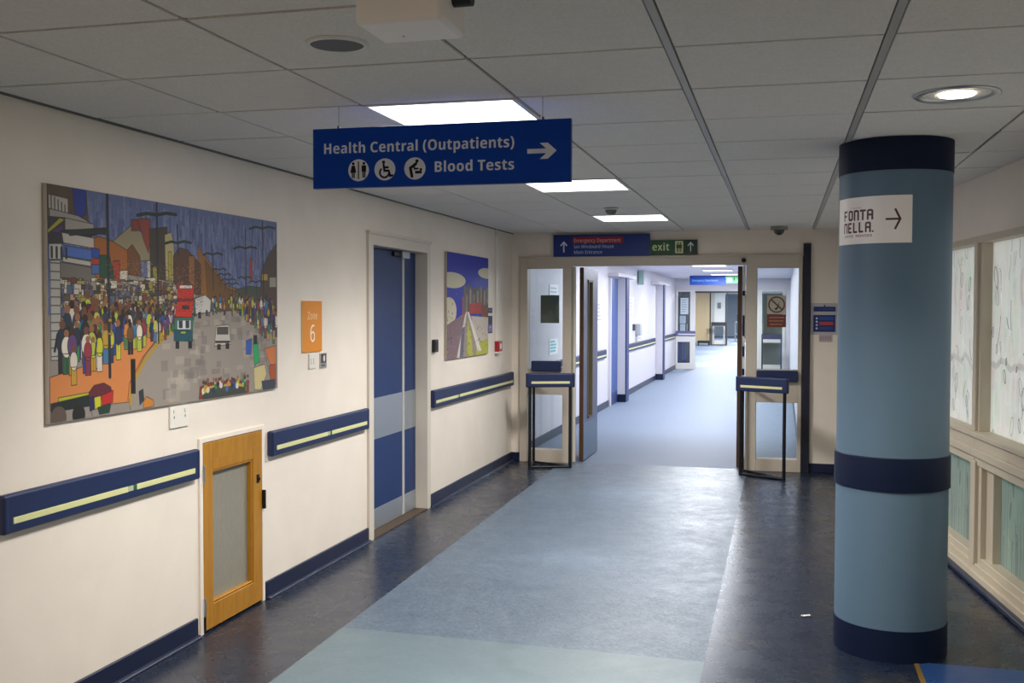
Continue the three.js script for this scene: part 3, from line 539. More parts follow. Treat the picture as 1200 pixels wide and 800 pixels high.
{
  const t = thing('intercom', 'slim black entry reader on the wall right of the blue door', 'intercom', [XL, 1.266, -7.87], onLeft); mesh('case', rbox(-0.045, 0.045, -0.05, 0.05, 0, 0.028, 0.006, 3), std('#1c1716', 0.4), t); mesh('reader_plate', rbox(-0.03, 0.03, -0.035, 0.035, 0.026, 0.031, 0.003, 1), M.black, t);
  const c = thing('call_point', 'red fire alarm call point right of the small painting', 'fire alarm', [XL, 1.197, -9.75], onLeft); mesh('case', rbox(-0.065, 0.065, -0.05, 0.05, 0, 0.045, 0.006, 2), M.red, c); mesh('glass', box(-0.03, 0.03, -0.025, 0.025, 0.045, 0.0465), M.white, c); mesh('base_box', rbox(-0.06, 0.06, -0.07, -0.05, 0, 0.04, 0.003, 1), M.plate, c);
  const d = thing('conduit', 'white vertical conduit running from the ceiling down to the red call point', 'conduit', [XL, 1.247, -9.72]); mesh('trunking', rbox(0, 0.018, 0, CEIL - 1.247, -0.02, 0.02, 0.003, 1), M.plate, d); mesh('clip', rbox(0, 0.022, CEIL - 1.247 - 0.06, CEIL - 1.247 - 0.02, -0.028, 0.028, 0.003, 1), M.white, d);
  board('picture_label', 'small dark blue card right of the small painting, upper of two', 'label', 0.14, 0.05, 0.003, [XL + 0.004, 1.543, -9.52], onLeft, print(0.14, 0.05, 1000, (g, W, h) => { g.fillStyle = '#1c2c50'; g.fillRect(0, 0, W, h); g.fillStyle = '#6a7ca0'; g.fillRect(W * 0.2, h * 0.4, W * 0.6, h * 0.15); }), M.navy);
  board('picture_label', 'navy and violet card right of the small painting, lower of two', 'label', 0.14, 0.165, 0.003, [XL + 0.004, 1.41, -9.52], onLeft, print(0.14, 0.165, 1000, (g, W, h) => { g.fillStyle = '#1f2748'; g.fillRect(0, 0, W, h); g.fillStyle = '#7a66a8'; g.fillRect(W * 0.1, h * 0.52, W * 0.8, h * 0.4); g.fillStyle = '#b0a2d0'; g.fillRect(W * 0.2, h * 0.62, W * 0.5, h * 0.08); }), M.navy);
}

// ---------- handrails ----------
function handrail(label, z0, z1, x, y0, y1, mark, turn = onLeft, cap = true) {
  const L = Math.abs(z1 - z0), h = y1 - y0, t = thing('handrail', label, 'handrail', [x, y0, (z0 + z1) / 2], turn);
  mesh('rail', rbox(-L / 2 + 0.012, L / 2 - 0.012, 0, h, 0.004, 0.036, 0.012, 4), M.navy, t);
  mesh('wall_bracket', box(-L / 2 + 0.06, L / 2 - 0.06, 0.03, h - 0.03, 0, 0.012), M.navyCap, t);
  if (cap) for (const s of [-1, 1]) mesh('end_cap', rbox(s * (L / 2 - 0.012) - 0.014, s * (L / 2 - 0.012) + 0.014, 0.0, h, 0.0, 0.0375, 0.012, 3), M.navyCap, t);
  const y = h * 0.32;
  if (mark) { mesh('strip', rbox(-L / 2 + 0.045, mark - 0.03, y - 0.012, y + 0.012, 0.03, 0.0385, 0.002, 1), M.strip, t); mesh('strip', rbox(mark + 0.03, L / 2 - 0.045, y - 0.012, y + 0.012, 0.03, 0.0385, 0.002, 1), M.strip, t);
    mesh('direction_marker', [rbox(mark - 0.028, mark + 0.004, y - 0.011, y + 0.011, 0.03, 0.039, 0.002, 1)], std('#aeb79a', 0.5), t); mesh('arrow_marker', rbox(mark + 0.004, mark + 0.028, y - 0.011, y + 0.011, 0.03, 0.039, 0.002, 1), std('#1d5a3a', 0.5), t); }
  else mesh('strip', rbox(-L / 2 + 0.045, L / 2 - 0.045, y - 0.012, y + 0.012, 0.03, 0.0385, 0.002, 1), M.strip, t);
  return t;
}
handrail('navy wall handrail with a yellow strip left of the wooden hatch, the nearest one', -3.09, -4.37, XL, 0.762, 0.904, 0.11);
handrail('short navy wall handrail between the wooden hatch and the blue door', -5.095, -6.452, XL, 0.765, 0.903, 0.05);
handrail('navy wall handrail beyond the blue door under the small painting', -7.786, -10.3, XL, 0.778, 0.918, -0.62);

// ---------- blue double door ----------
{
  const d = structure('door_1', 'navy blue double door with steel kick plates in the left wall');
  const fx = XL, near = -6.49, far = -7.748;
  const fr = [box(fx - 0.14, fx + 0.018, 0, 2.065, -6.572, near), box(fx - 0.14, fx + 0.018, 0, 2.065, far, -7.672), box(fx - 0.14, fx + 0.0178, 1.99, 2.0648, -7.6718, -6.5722)];
  mesh('door_frame', fr, M.doorFrame, d);
  mesh('head_moulding', rbox(fx - 0.02, fx + 0.03, 2.062, 2.082, far - 0.01, near + 0.01, 0.004, 1), M.doorFrame, d);
  mesh('door_stop', [rbox(fx - 0.13, fx - 0.125 + 0.0, 0, 1.99, -7.672, -6.572, 0.002, 1)], M.black, d);
  const blue = std('#123064', 0.5), steel = std('#aab2ba', 0.34, { metalness: 0.65 });
  for (const [z0, z1, lab] of [[-6.575, -7.375, 'wider near leaf'], [-7.41, -7.67, 'narrow far leaf']]) {
    const leaf = mesh('door_leaf', rbox(fx - 0.125, fx - 0.08, 0.008, 1.985, z1, z0, 0.003, 1), blue, d, { label: lab });
    mesh('kick_plate', rbox(fx - 0.081, fx - 0.0775, 0.01, 0.155, z1 + 0.004, z0 - 0.004, 0.001, 1), steel, leaf);
    mesh('push_plate', rbox(fx - 0.081, fx - 0.0775, 0.645, 0.935, z1 + 0.004, z0 - 0.004, 0.001, 1), steel, leaf);
  }
  mesh('meeting_strip', rbox(fx - 0.1, fx - 0.074, 0.01, 1.985, -7.412, -7.373, 0.003, 1), std('#b9b6b0', 0.4), d, { label: 'pale meeting strip between the leaves' });
  mesh('door_closer', rbox(fx - 0.085, fx - 0.04, 1.935, 1.985, -7.44, -7.29, 0.004, 2), M.metal, d, { label: 'silver latch box at the top' });
  mesh('closer_arm', rbox(fx - 0.085, fx - 0.06, 1.945, 1.975, -7.3, -7.17, 0.003, 1), M.black, d);
  mesh('threshold', box(fx - 0.13, fx + 0.02, 0, 0.006, -7.672, -6.572), std('#4a3a2c', 0.7), d);
}
// ---------- wooden hatch ----------
{
  const d = structure('door_2', 'low varnished wooden hatch door with an obscured grey panel in the left wall'), z0 = -4.436, z1 = -5.018, x = XL;
  mesh('door_frame', [rbox(x - 0.1, x + 0.012, 0, 0.945, z0 + 0.002, z0 + 0.03, 0.003, 1), rbox(x - 0.1, x + 0.012, 0, 0.945, z1 - 0.03, z1 - 0.002, 0.003, 1), rbox(x - 0.1, x + 0.0118, 0.921, 0.9448, z1 - 0.0022, z0 + 0.0022, 0.003, 1)], M.wall, d);
  const st = 0.075, zi0 = z0 - 0.085, zi1 = z1 + 0.098;
  mesh('stile', rbox(x - 0.032, x + 0.012, 0.012, 0.918, zi0, z0, 0.004, 2), M.wood, d); mesh('stile', rbox(x - 0.032, x + 0.012, 0.012, 0.918, z1, zi1, 0.004, 2), M.wood, d);
  mesh('top_rail', rbox(x - 0.032, x + 0.0115, 0.778, 0.918, zi1, zi0, 0.003, 1), M.wood, d); mesh('bottom_rail', rbox(x - 0.032, x + 0.0115, 0.012, 0.128, zi1, zi0, 0.003, 1), M.wood, d);
  const bead = (a) => mesh('bead', a, M.wood, d);
  bead(rbox(x - 0.02, x + 0.007, 0.128, 0.142, zi1, zi0, 0.006, 3)); bead(rbox(x - 0.02, x + 0.007, 0.766, 0.778, zi1, zi0, 0.005, 2)); bead(rbox(x - 0.02, x + 0.007, 0.14, 0.768, zi0 - 0.012, zi0, 0.005, 2)); bead(rbox(x - 0.02, x + 0.007, 0.14, 0.768, zi1, zi1 + 0.012, 0.005, 2));
  const pTex = print(0.45, 0.66, 600, (g, W, h) => { g.fillStyle = '#8c887a'; g.fillRect(0, 0, W, h); for (let i = 0; i < 500; i++) { g.fillStyle = rnd() < 0.5 ? 'rgba(120,116,106,0.12)' : 'rgba(170,166,150,0.1)'; g.fillRect(rnd() * W, rnd() * h, 2 + rnd() * 7, 6 + rnd() * 26); } });
  mesh('obscured_panel', new THREE.BoxGeometry(0.42, 0.66, 0.008).rotateY(onLeft).translate(x - 0.022, 0.453, (zi0 + zi1) / 2), new THREE.MeshPhysicalMaterial({ map: pTex, roughness: 0.35, clearcoat: 0.3 }), d);
  mesh('back_board', box(x - 0.1, x - 0.034, 0.01, 0.92, z1, z0), std('#3a342c', 0.8), d);
  for (const y of [0.77, 0.13]) mesh('hinge', [cyl(0.006, 0.006, 0.09, x + 0.016, y, z0 + 0.001, 'y', 10), rbox(x + 0.011, x + 0.0145, y - 0.042, y + 0.042, z0 - 0.016, z0, 0.001, 1)], M.metal, d);
  mesh('hinge', cyl(0.006, 0.006, 0.07, x + 0.016, 0.055, z0 + 0.001, 'y', 10), M.darkMetal, d);
  mesh('lock_plate', [rbox(x + 0.011, x + 0.016, 0.645, 0.69, z1 + 0.035, z1 + 0.062, 0.002, 1), cyl(0.008, 0.008, 0.012, x + 0.018, 0.667, z1 + 0.048, 'x', 12)], M.darkMetal, d);
  mesh('pull_handle', rbox(x + 0.008, x + 0.03, 0.5, 0.6, z1 - 0.01, z1 + 0.004, 0.003, 1), M.darkMetal, d);
}

// ---------- round column ----------
{
  const R = 0.246, c = structure('column', 'round pale blue column with navy bands in the right half', [0.496, 0, -5.102]);
  const ringG = (r, y0, y1) => metreUv(new THREE.CylinderGeometry(r, r, y1 - y0, 72).translate(0, (y0 + y1) / 2, 0));
  mesh('shaft', ringG(R, 0, CEIL), new THREE.MeshStandardMaterial({ color: '#587288', roughness: 0.5, bumpMap: wallBump, bumpScale: 0.0002 }), c);
  const nv = new THREE.MeshPhysicalMaterial({ color: '#0d1a36', roughness: 0.5, specularIntensity: 0.4 });
  mesh('base_band', ringG(R + 0.004, 0, 0.142), nv, c); mesh('bumper_band', metreUv(new THREE.LatheGeometry([[R, 0.758], [R + 0.008, 0.762], [R + 0.008, 0.906], [R, 0.91]].map((p) => new THREE.Vector2(...p)), 72)), nv, c); mesh('top_band', ringG(R + 0.003, 2.178, CEIL), nv, c);
  const a0 = -80, a1 = 11, y0 = 1.858, y1 = 2.066;
  const t = thing('column_sign', 'white curved cafe sign with dark red lettering and a right arrow on the column', 'sign', [0.496, (y0 + y1) / 2, -5.102]);
  const arc = THREE.MathUtils.degToRad(a1 - a0), wM = R * arc, hM = y1 - y0;
  const shell = (r, open) => new THREE.CylinderGeometry(r, r, hM, 40, 1, open, THREE.MathUtils.degToRad(a0), arc);
  mesh('backing', metreUv(shell(R + 0.0012, true)), M.plate, t);
  mesh('printed_face', shell(R + 0.003, true), printed(print(wM, hM, 2400, (g, W, h) => {
    g.fillStyle = '#f6f1ee'; g.fillRect(0, 0, W, h); const ang = (d) => ((d - a0) / (a1 - a0)) * W, ink = '#4a1c20';
    const L = ang(-66), Rr = ang(-26.5), w = Rr - L;
    const glyph = (ch, x, y, cw, chh, lw) => { g.strokeStyle = ink; g.lineWidth = lw; g.lineJoin = 'round'; g.lineCap = 'butt'; g.beginPath(); const a = x + lw / 2, b = x + cw - lw / 2, t0 = y + lw / 2, e = y + chh - lw / 2, m = y + chh * 0.52, r = cw * 0.22;
      if (ch === 'F') { g.moveTo(b, t0); g.lineTo(a, t0); g.lineTo(a, e + lw / 2); g.moveTo(a, m); g.lineTo(b - r * 0.5, m); }
      if (ch === 'O') g.roundRect ? g.roundRect(a, t0, b - a, e - t0, r) : g.rect(a, t0, b - a, e - t0);
      if (ch === 'N') { g.moveTo(a, e + lw / 2); g.lineTo(a, t0); g.lineTo(b - r, t0); g.quadraticCurveTo(b, t0, b, t0 + r); g.lineTo(b, e + lw / 2); }
      if (ch === 'T') { g.moveTo(x, t0); g.lineTo(x + cw, t0); g.moveTo(x + cw / 2, t0); g.lineTo(x + cw / 2, e + lw / 2); }
      if (ch === 'A') { g.moveTo(a, e + lw / 2); g.lineTo(a, t0 + r); g.quadraticCurveTo(a, t0, a + r, t0); g.lineTo(b - r, t0); g.quadraticCurveTo(b, t0, b, t0 + r); g.lineTo(b, e + lw / 2); g.moveTo(a, m); g.lineTo(b, m); }
      if (ch === 'E') { g.moveTo(b, t0); g.lineTo(a, t0); g.lineTo(a, e); g.lineTo(b, e); g.moveTo(a, m); g.lineTo(b - r * 0.5, m); }
      if (ch === 'L') { g.moveTo(a, y); g.lineTo(a, e); g.lineTo(b, e); }
      g.stroke(); };
    const word = (s, y, hh, total) => { const cw = total / (s.length * 1.16); [...s].forEach((ch, i) => glyph(ch, L + i * cw * 1.16, y, cw, hh, cw * 0.3)); return L + s.length * cw * 1.16; };
    word('FONTA', h * 0.27, h * 0.225, w * 1.02); const e = word('NELLA', h * 0.535, h * 0.225, w * 0.96); g.fillStyle = ink; g.fillRect(e, h * 0.725, h * 0.035, h * 0.035);
    txt(g, 'COFFEE', L + w * 0.02, h * 0.825, h * 0.075, '#8c7a7c', 'bold', 'left', w * 0.38); txt(g, 'HOUSES', L + w * 0.47, h * 0.825, h * 0.075, '#8a4a66', 'bold', 'left', w * 0.5); txt(g, 'ITALIANA', L + w * 0.3, h * 0.225, h * 0.04, '#a99a98', '', 'left', w * 0.35);
    g.strokeStyle = ink; g.lineWidth = h * 0.042; const ax = ang(-13.5), bx = ang(-0.5), ay = h * 0.5; g.beginPath(); g.moveTo(ax - W * 0.01, ay); g.lineTo(bx, ay); g.moveTo(bx - W * 0.055, ay - h * 0.215); g.lineTo(bx, ay); g.lineTo(bx - W * 0.055, ay + h * 0.215); g.stroke();
  }), 0.4), t);
}

// ---------- glazed screen and doors ----------
function glazing(name, label, pane, x0, x1, y0, y1, z, parent) { const p = mesh('pane', box(x0, x1, y0, y1, z - 0.003, z + 0.003), pane, parent); return p; }
{
  const z0 = ZE - 0.1, z1 = ZE + 0.03, d = structure('door_3', 'cream framed glazed screen around the open doorway'), F = (n, x0, x1, y0, y1) => mesh(n, rbox(x0, x1, y0, y1, z0, z1, 0.004, 1), M.frame, d);
  F('jamb', -2.589, -2.51, 0, 2.075); F('jamb', -2.144, -2.056, 0, 1.99); F('jamb', -0.342, -0.238, 0, 1.99); F('jamb', 0.147, 0.182, 0, 2.075); F('head', -2.51, 0.147, 1.988, 2.075);
  F('head_stop', -2.51, -2.144, 1.966, 1.99); F('head_stop', -0.238, 0.147, 1.956, 1.99);
  F('mid_rail', -2.51, -2.144, 0.69, 0.945); F('mid_rail', -0.238, 0.147, 0.665, 0.98); F('bottom_rail', -2.51, -2.144, 0, 0.13); F('bottom_rail', -0.238, 0.147, 0, 0.12);
  mesh('head_bead', rbox(-2.6, 0.19, 2.068, 2.085, z1 - 0.01, z1 + 0.012, 0.004, 1), M.frame, d);
  for (const [a, b, c, e] of [[-2.51, -2.144, 0.945, 1.966], [-2.51, -2.144, 0.13, 0.69], [-0.238, 0.147, 0.98, 1.956], [-0.238, 0.147, 0.12, 0.665]]) glazing('pane', '', M.glass, a, b, c, e, ZE - 0.05, d);
  mesh('door_sensor', cyl(0.022, 0.022, 0.03, -0.365, 2.03, z1 + 0.012, 'z', 16), M.darkMetal, d, { label: 'small dark round sensor above the doorway' });
  for (const [x0, x1, y] of [[-2.46, -2.15, 0.925], [-0.236, 0.15, 0.868]]) {
    const t = thing('screen_rail', x0 < -1 ? 'navy rail across the left glass panel behind the left guard' : 'navy rail across the right glass panel behind the right guard', 'handrail', [(x0 + x1) / 2, y, z1]);
    const w = (x1 - x0) / 2; mesh('rail', rbox(-w, w, 0, 0.108, 0.008, 0.045, 0.012, 3), M.navy, t); mesh('bracket', box(-w + 0.03, w - 0.03, 0.03, 0.08, 0, 0.012), M.navyCap, t);
  }
  const lilac = std('#656b92', 0.4), brown = std('#4a2f14', 0.5), gold = std('#6f6240', 0.5);
  function leaf(n, label, hx, s) {                                 // a leaf held open at a right angle, s: which way its thickness lies
    const L = structure(n, label); const a = hx, b = hx + s * 0.042, x0 = Math.min(a, b), x1 = Math.max(a, b), zf = ZE - 0.1, zb = ZE - 0.93, zs0 = ZE - 0.34, zs1 = ZE - 0.6;
    mesh('leaf_board', [box(x0 + 0.002, x1 - 0.002, 0.012, 0.42, zb, zf), box(x0 + 0.002, x1 - 0.002, 1.86, 1.975, zb, zf), box(x0 + 0.002, x1 - 0.002, 0.42, 1.86, zs0, zf), box(x0 + 0.002, x1 - 0.002, 0.42, 1.86, zb, zs1)], lilac, L);
    mesh('edge_lipping', rbox(x0, x1, 0.01, 1.978, zf, zf + 0.014, 0.002, 1), brown, L, { label: 'dark brown timber edge' });
    mesh('kick_plate', box(x0 - 0.0015, x1 + 0.0015, 0.014, 0.38, zb + 0.01, zf - 0.01), std('#5b7894', 0.35), L, { label: 'grey-blue kick plate' });
    mesh('vision_frame', [box(x0 - 0.006, x1 + 0.006, 0.42, 0.44, zs1, zs0), box(x0 - 0.006, x1 + 0.006, 1.84, 1.86, zs1, zs0), box(x0 - 0.006, x1 + 0.006, 0.42, 1.86, zs0 - 0.02, zs0), box(x0 - 0.006, x1 + 0.006, 0.42, 1.86, zs1, zs1 + 0.02)], gold, L);
    mesh('vision_panel', box((x0 + x1) / 2 - 0.003, (x0 + x1) / 2 + 0.003, 0.44, 1.84, zs1 + 0.02, zs0 - 0.02), M.glass, L);
    mesh('bright_gap_strip', rbox(s > 0 ? x0 - 0.062 : x1 + 0.008, s > 0 ? x0 - 0.038 : x1 + 0.03, 0, 1.985, ZE - 0.1, ZE - 0.075, 0.003, 1), std('#d9d6c8', 0.4), L, { label: 'pale strip put in for the bright gap beside the leaf' });  // pale strip added in the gap, light showing through put into its colour
    if (s < 0) mesh('lock_case', [rbox(x1 + 0.004, x1 + 0.03, 0.92, 0.98, ZE - 0.078, ZE - 0.06, 0.004, 1), rbox(x1 + 0.006, x1 + 0.024, 1.3, 1.5, ZE - 0.078, ZE - 0.062, 0.003, 1), rbox(x1 + 0.006, x1 + 0.024, 1.1, 1.2, ZE - 0.078, ZE - 0.062, 0.003, 1), rbox(x1 + 0.004, x1 + 0.026, 1.69, 1.74, ZE - 0.078, ZE - 0.062, 0.003, 1)], M.darkMetal, L);
  }
  leaf('door_4', 'left leaf of the doorway standing open, lilac with a narrow vision slot', -1.992, 1); leaf('door_5', 'right leaf of the doorway standing open, seen on its brown edge', -0.382, -1);
}
// guard rails in front of the screen
function guard(label, a, b, c) {                                  // a, b: feet of the front legs; c: foot of the rear leg
  const A = new THREE.Vector3(a[0], 0, a[1]), B = new THREE.Vector3(b[0], 0, b[1]), base = A.clone().add(B).multiplyScalar(0.5), len = A.distanceTo(B);
  const t = thing('guard_rail', label, 'guard rail', [base.x, 0, base.z], -Math.atan2(B.z - A.z, B.x - A.x)); t.updateMatrixWorld();
  const C = t.worldToLocal(new THREE.Vector3(c[0], 0, c[1])), w = len / 2;
  mesh('rail', rbox(-w - 0.03, w + 0.03, 0.795, 0.932, -0.018, 0.02, 0.012, 3), M.navy, t); mesh('strip', rbox(-w + 0.01, w - 0.01, 0.83, 0.853, 0.015, 0.0225, 0.002, 1), M.strip, t);
  for (const s of [-1, 1]) mesh('end_cap', rbox(s * (w + 0.03) - 0.012, s * (w + 0.03) + 0.012, 0.793, 0.934, -0.02, 0.022, 0.01, 2), M.navyCap, t);
  for (const s of [-1, 1]) mesh('leg', cyl(0.016, 0.016, 0.8, s * w, 0.4, -0.012, 'y', 14), M.darkMetal, t);
  mesh('leg', cyl(0.014, 0.014, 0.9, C.x, 0.45, C.z, 'y', 14), M.darkMetal, t);
  mesh('base_bar', [bar([-w - 0.01, 0.013, -0.012], [w + 0.01, 0.013, -0.012], 0.012), bar([C.x, 0.013, C.z], [w, 0.013, -0.012], 0.012), bar([C.x, 0.013, C.z], [-w, 0.013, -0.012], 0.012)], M.darkMetal, t);
  mesh('top_bar', [bar([C.x, 0.885, C.z], [w - 0.02, 0.885, -0.012], 0.012)], M.darkMetal, t);
}
guard('dark tubular guard rail in front of the left glass panel', [-2.372, -9.88], [-2.0, -10.02], [-2.42, -10.24]);
guard('dark tubular guard rail in front of the right glass panel', [-0.373, -9.997], [0.022, -9.8], [-0.36, -10.24]);

// ---------- bright corridor beyond ----------
const XR = 0.19, Z2 = -27.2;
struct('wall_far_left', box(XL - 0.25, XL, 0, CEIL + 0.01, Z2, ZE - 0.14), M.farWall, 'white left wall of the bright corridor');
struct('wall_far_right', box(XR, XR + 0.25, 0, CEIL + 0.01, Z2, ZE - 0.14), M.farWall, 'white right wall of the bright corridor');
struct('baseboard_far_left', box(XL, XL + 0.014, 0, 0.1, Z2, ZE - 0.14), M.skirtFar); struct('baseboard_far_right', box(XR - 0.014, XR, 0, 0.1, Z2, ZE - 0.14), M.skirtFar);
handrail('handrail on the bright corridor wall nearest the open lilac door leaf', -11.4, -16.1, XL, 0.79, 0.925, 0);
handrail('handrail on the bright corridor wall between the two white piers', -18.0, -22.6, XL, 0.79, 0.925, 0);
handrail('handrail on the bright corridor wall beyond the second white pier', -23.5, -26.9, XL, 0.79, 0.925, 0);
{
  const blue = std('#2a4f92', 0.4), dk = std('#1c2f66', 0.45);
  for (const [i, z] of [[1, -17.3], [2, -22.9]]) {
    const p = structure(`trim_${i + 1}`, i === 1 ? 'white pier with a navy corner guard, the nearer in the bright corridor' : 'white pier with a navy corner guard, the farther in the bright corridor');
    mesh('pier', box(XL, XL + 0.16, 0, 2.07, z - 0.3, z), M.farWall, p); mesh('corner_guard', box(XL + 0.155, XL + 0.172, 0, 2.08, z - 0.3, z + 0.004), dk, p); mesh('skirting', box(XL, XL + 0.165, 0, 0.13, z, z + 0.012), M.skirtFar, p); mesh('head', box(XL, XL + 0.17, 2.07, 2.12, z - 1.2, z + 0.9), M.farWall, p);
    const dr = structure(`door_${i + 5}`, i === 1 ? 'blue door in the bright corridor before the nearer pier' : 'blue door in the bright corridor before the farther pier');
    if (i === 1) { mesh('door_leaf', box(XL, XL + 0.03, 0.01, 2.05, z + 0.05, z + 0.75), blue, dr); mesh('kick_plate', box(XL + 0.028, XL + 0.034, 0.02, 0.2, z + 0.06, z + 0.74), dk, dr); mesh('door_frame', [box(XL, XL + 0.04, 0, 2.1, z + 0.75, z + 0.82), box(XL, XL + 0.04, 2.05, 2.1, z, z + 0.8)], M.farWall, dr); }
    else { mesh('door_leaf', box(XL, XL + 0.02, 0.01, 2.05, z - 1.15, z - 0.33), M.white, dr); mesh('kick_plate', box(XL + 0.018, XL + 0.024, 0.02, 0.2, z - 1.1, z - 0.4), M.metal, dr); }
  }
  const fs = thing('flag_sign', 'small pale green sign projecting from the wall high in the bright corridor', 'sign', [XL, 2.16, -19.9]); mesh('plate', rbox(0.0, 0.12, -0.15, 0.13, -0.006, 0.006, 0.002, 1), std('#9fc2b4', 0.5), fs); mesh('bracket', box(0, 0.02, -0.12, 0.1, -0.02, 0.02), std('#4f5a58', 0.5), fs);
  const dp = thing('dispenser', 'small grey wall dispenser between the two piers', 'dispenser', [XL, 1.15, -19.6]); mesh('case', rbox(0, 0.09, -0.1, 0.12, -0.3, -0.05, 0.02, 2), std('#a9adb3', 0.4), dp); mesh('tray', rbox(0, 0.1, -0.16, -0.13, -0.28, -0.07, 0.006, 1), M.white, dp); mesh('switch_box', rbox(0, 0.04, 0.0, 0.12, 0.25, 0.34, 0.004, 1), std('#3c3f4a', 0.5), dp);
  const nt = thing('glass_notice', 'dark grey-green square notice behind the left glass panel', 'notice', [-2.295, 1.555, ZE - 0.06]); mesh('sheet', rbox(-0.097, 0.097, -0.142, 0.142, -0.004, 0, 0.001, 1), std('#4d5c54', 0.6), nt);
  const paper = (label, z, y, w, h, bg, fg, n) => board('poster', label, 'poster', w, h, 0.004, [XL + 0.005, y, z], onLeft, print(w, h, 500, (g, W, hh) => { g.fillStyle = bg; g.fillRect(0, 0, W, hh); g.fillStyle = fg; for (let i = 0; i < n; i++) g.fillRect(W * 0.1, hh * (0.12 + 0.8 * i / n), W * (0.5 + 0.3 * rnd()), hh * 0.42 / n); }), M.plate);
  paper('white poster with two pink bands seen through the left glass panel', -12.35, 1.436, 0.5, 0.08, '#f0eeee', '#d2607a', 2);
  paper('white poster with turquoise lines seen through the left glass panel', -12.35, 1.1, 0.5, 0.19, '#eef2f2', '#45b8c4', 4);
  paper('white poster with faint grey lines high behind the left glass panel', -12.35, 1.71, 0.5, 0.28, '#eceef0', '#b6bec6', 5);
  paper('pale notice with lilac lines beside the lilac door leaf', -15.6, 1.5, 0.5, 0.35, '#eeeaf2', '#b4b0c8', 5);
  paper('pale notice with grey lines above the dispenser', -18.9, 1.62, 0.9, 0.3, '#eceaf0', '#c4c2d0', 4);
  const st = thing('door_stop', 'small dark door holder low on the bright corridor wall', 'door stop', [XL, 0.71, -14.95]); mesh('body', rbox(0, 0.05, -0.06, 0.06, -0.04, 0.04, 0.008, 2), std('#2a2a38', 0.5), st); mesh('pad', cyl(0.022, 0.022, 0.02, 0.055, 0, 0, 'x', 14), M.black, st);
}
// far hanging sign
{
  const t = thing('hanging_sign', 'blue hanging sign with one line of white text far down the bright corridor', 'sign', [-1.645, 2.198, -24]);
  mesh('panel', rbox(-0.4, 0.4, -0.105, 0.105, -0.012, 0.012, 0.002, 1), std('#0f3f9a', 0.5), t);
  const f = mesh('printed_face', face(0.79, 0.2), printed(print(0.79, 0.2, 500, (g, W, h) => { g.fillStyle = '#1148a4'; g.fillRect(0, 0, W, h); txt(g, 'Emergency Department', W * 0.06, h * 0.52, h * 0.3, '#86b4ee', 'bold', 'left', W * 0.74); }), 0.5), t); f.position.z = 0.0128;
  for (const x of [-0.3, 0.3]) mesh('hanging_wire', bar([x, 0.1, 0], [x, CEIL - 2.198, 0], 0.003), M.metal, t);
  const e = thing('exit_sign', 'pale green exit sign right of the far blue hanging sign', 'sign', [-1.09, 2.21, -24]); mesh('panel', rbox(-0.15, 0.15, -0.08, 0.09, -0.012, 0.012, 0.002, 1), std('#3f9a64', 0.5), e);
  const g2 = mesh('printed_face', face(0.29, 0.16), printed(print(0.29, 0.16, 600, (g, W, h) => { g.fillStyle = '#7fd09a'; g.fillRect(0, 0, W, h); g.fillStyle = '#e8f6e4'; g.fillRect(W * 0.08, h * 0.2, W * 0.36, h * 0.55); man(g, W * 0.62, h * 0.5, h * 0.7, '#2a7a4a', false); }), 0.5), e); g2.position.z = 0.0128;
  mesh('hanging_wire', bar([0, 0.085, 0], [0, CEIL - 2.21, 0], 0.003), M.metal, e);
}
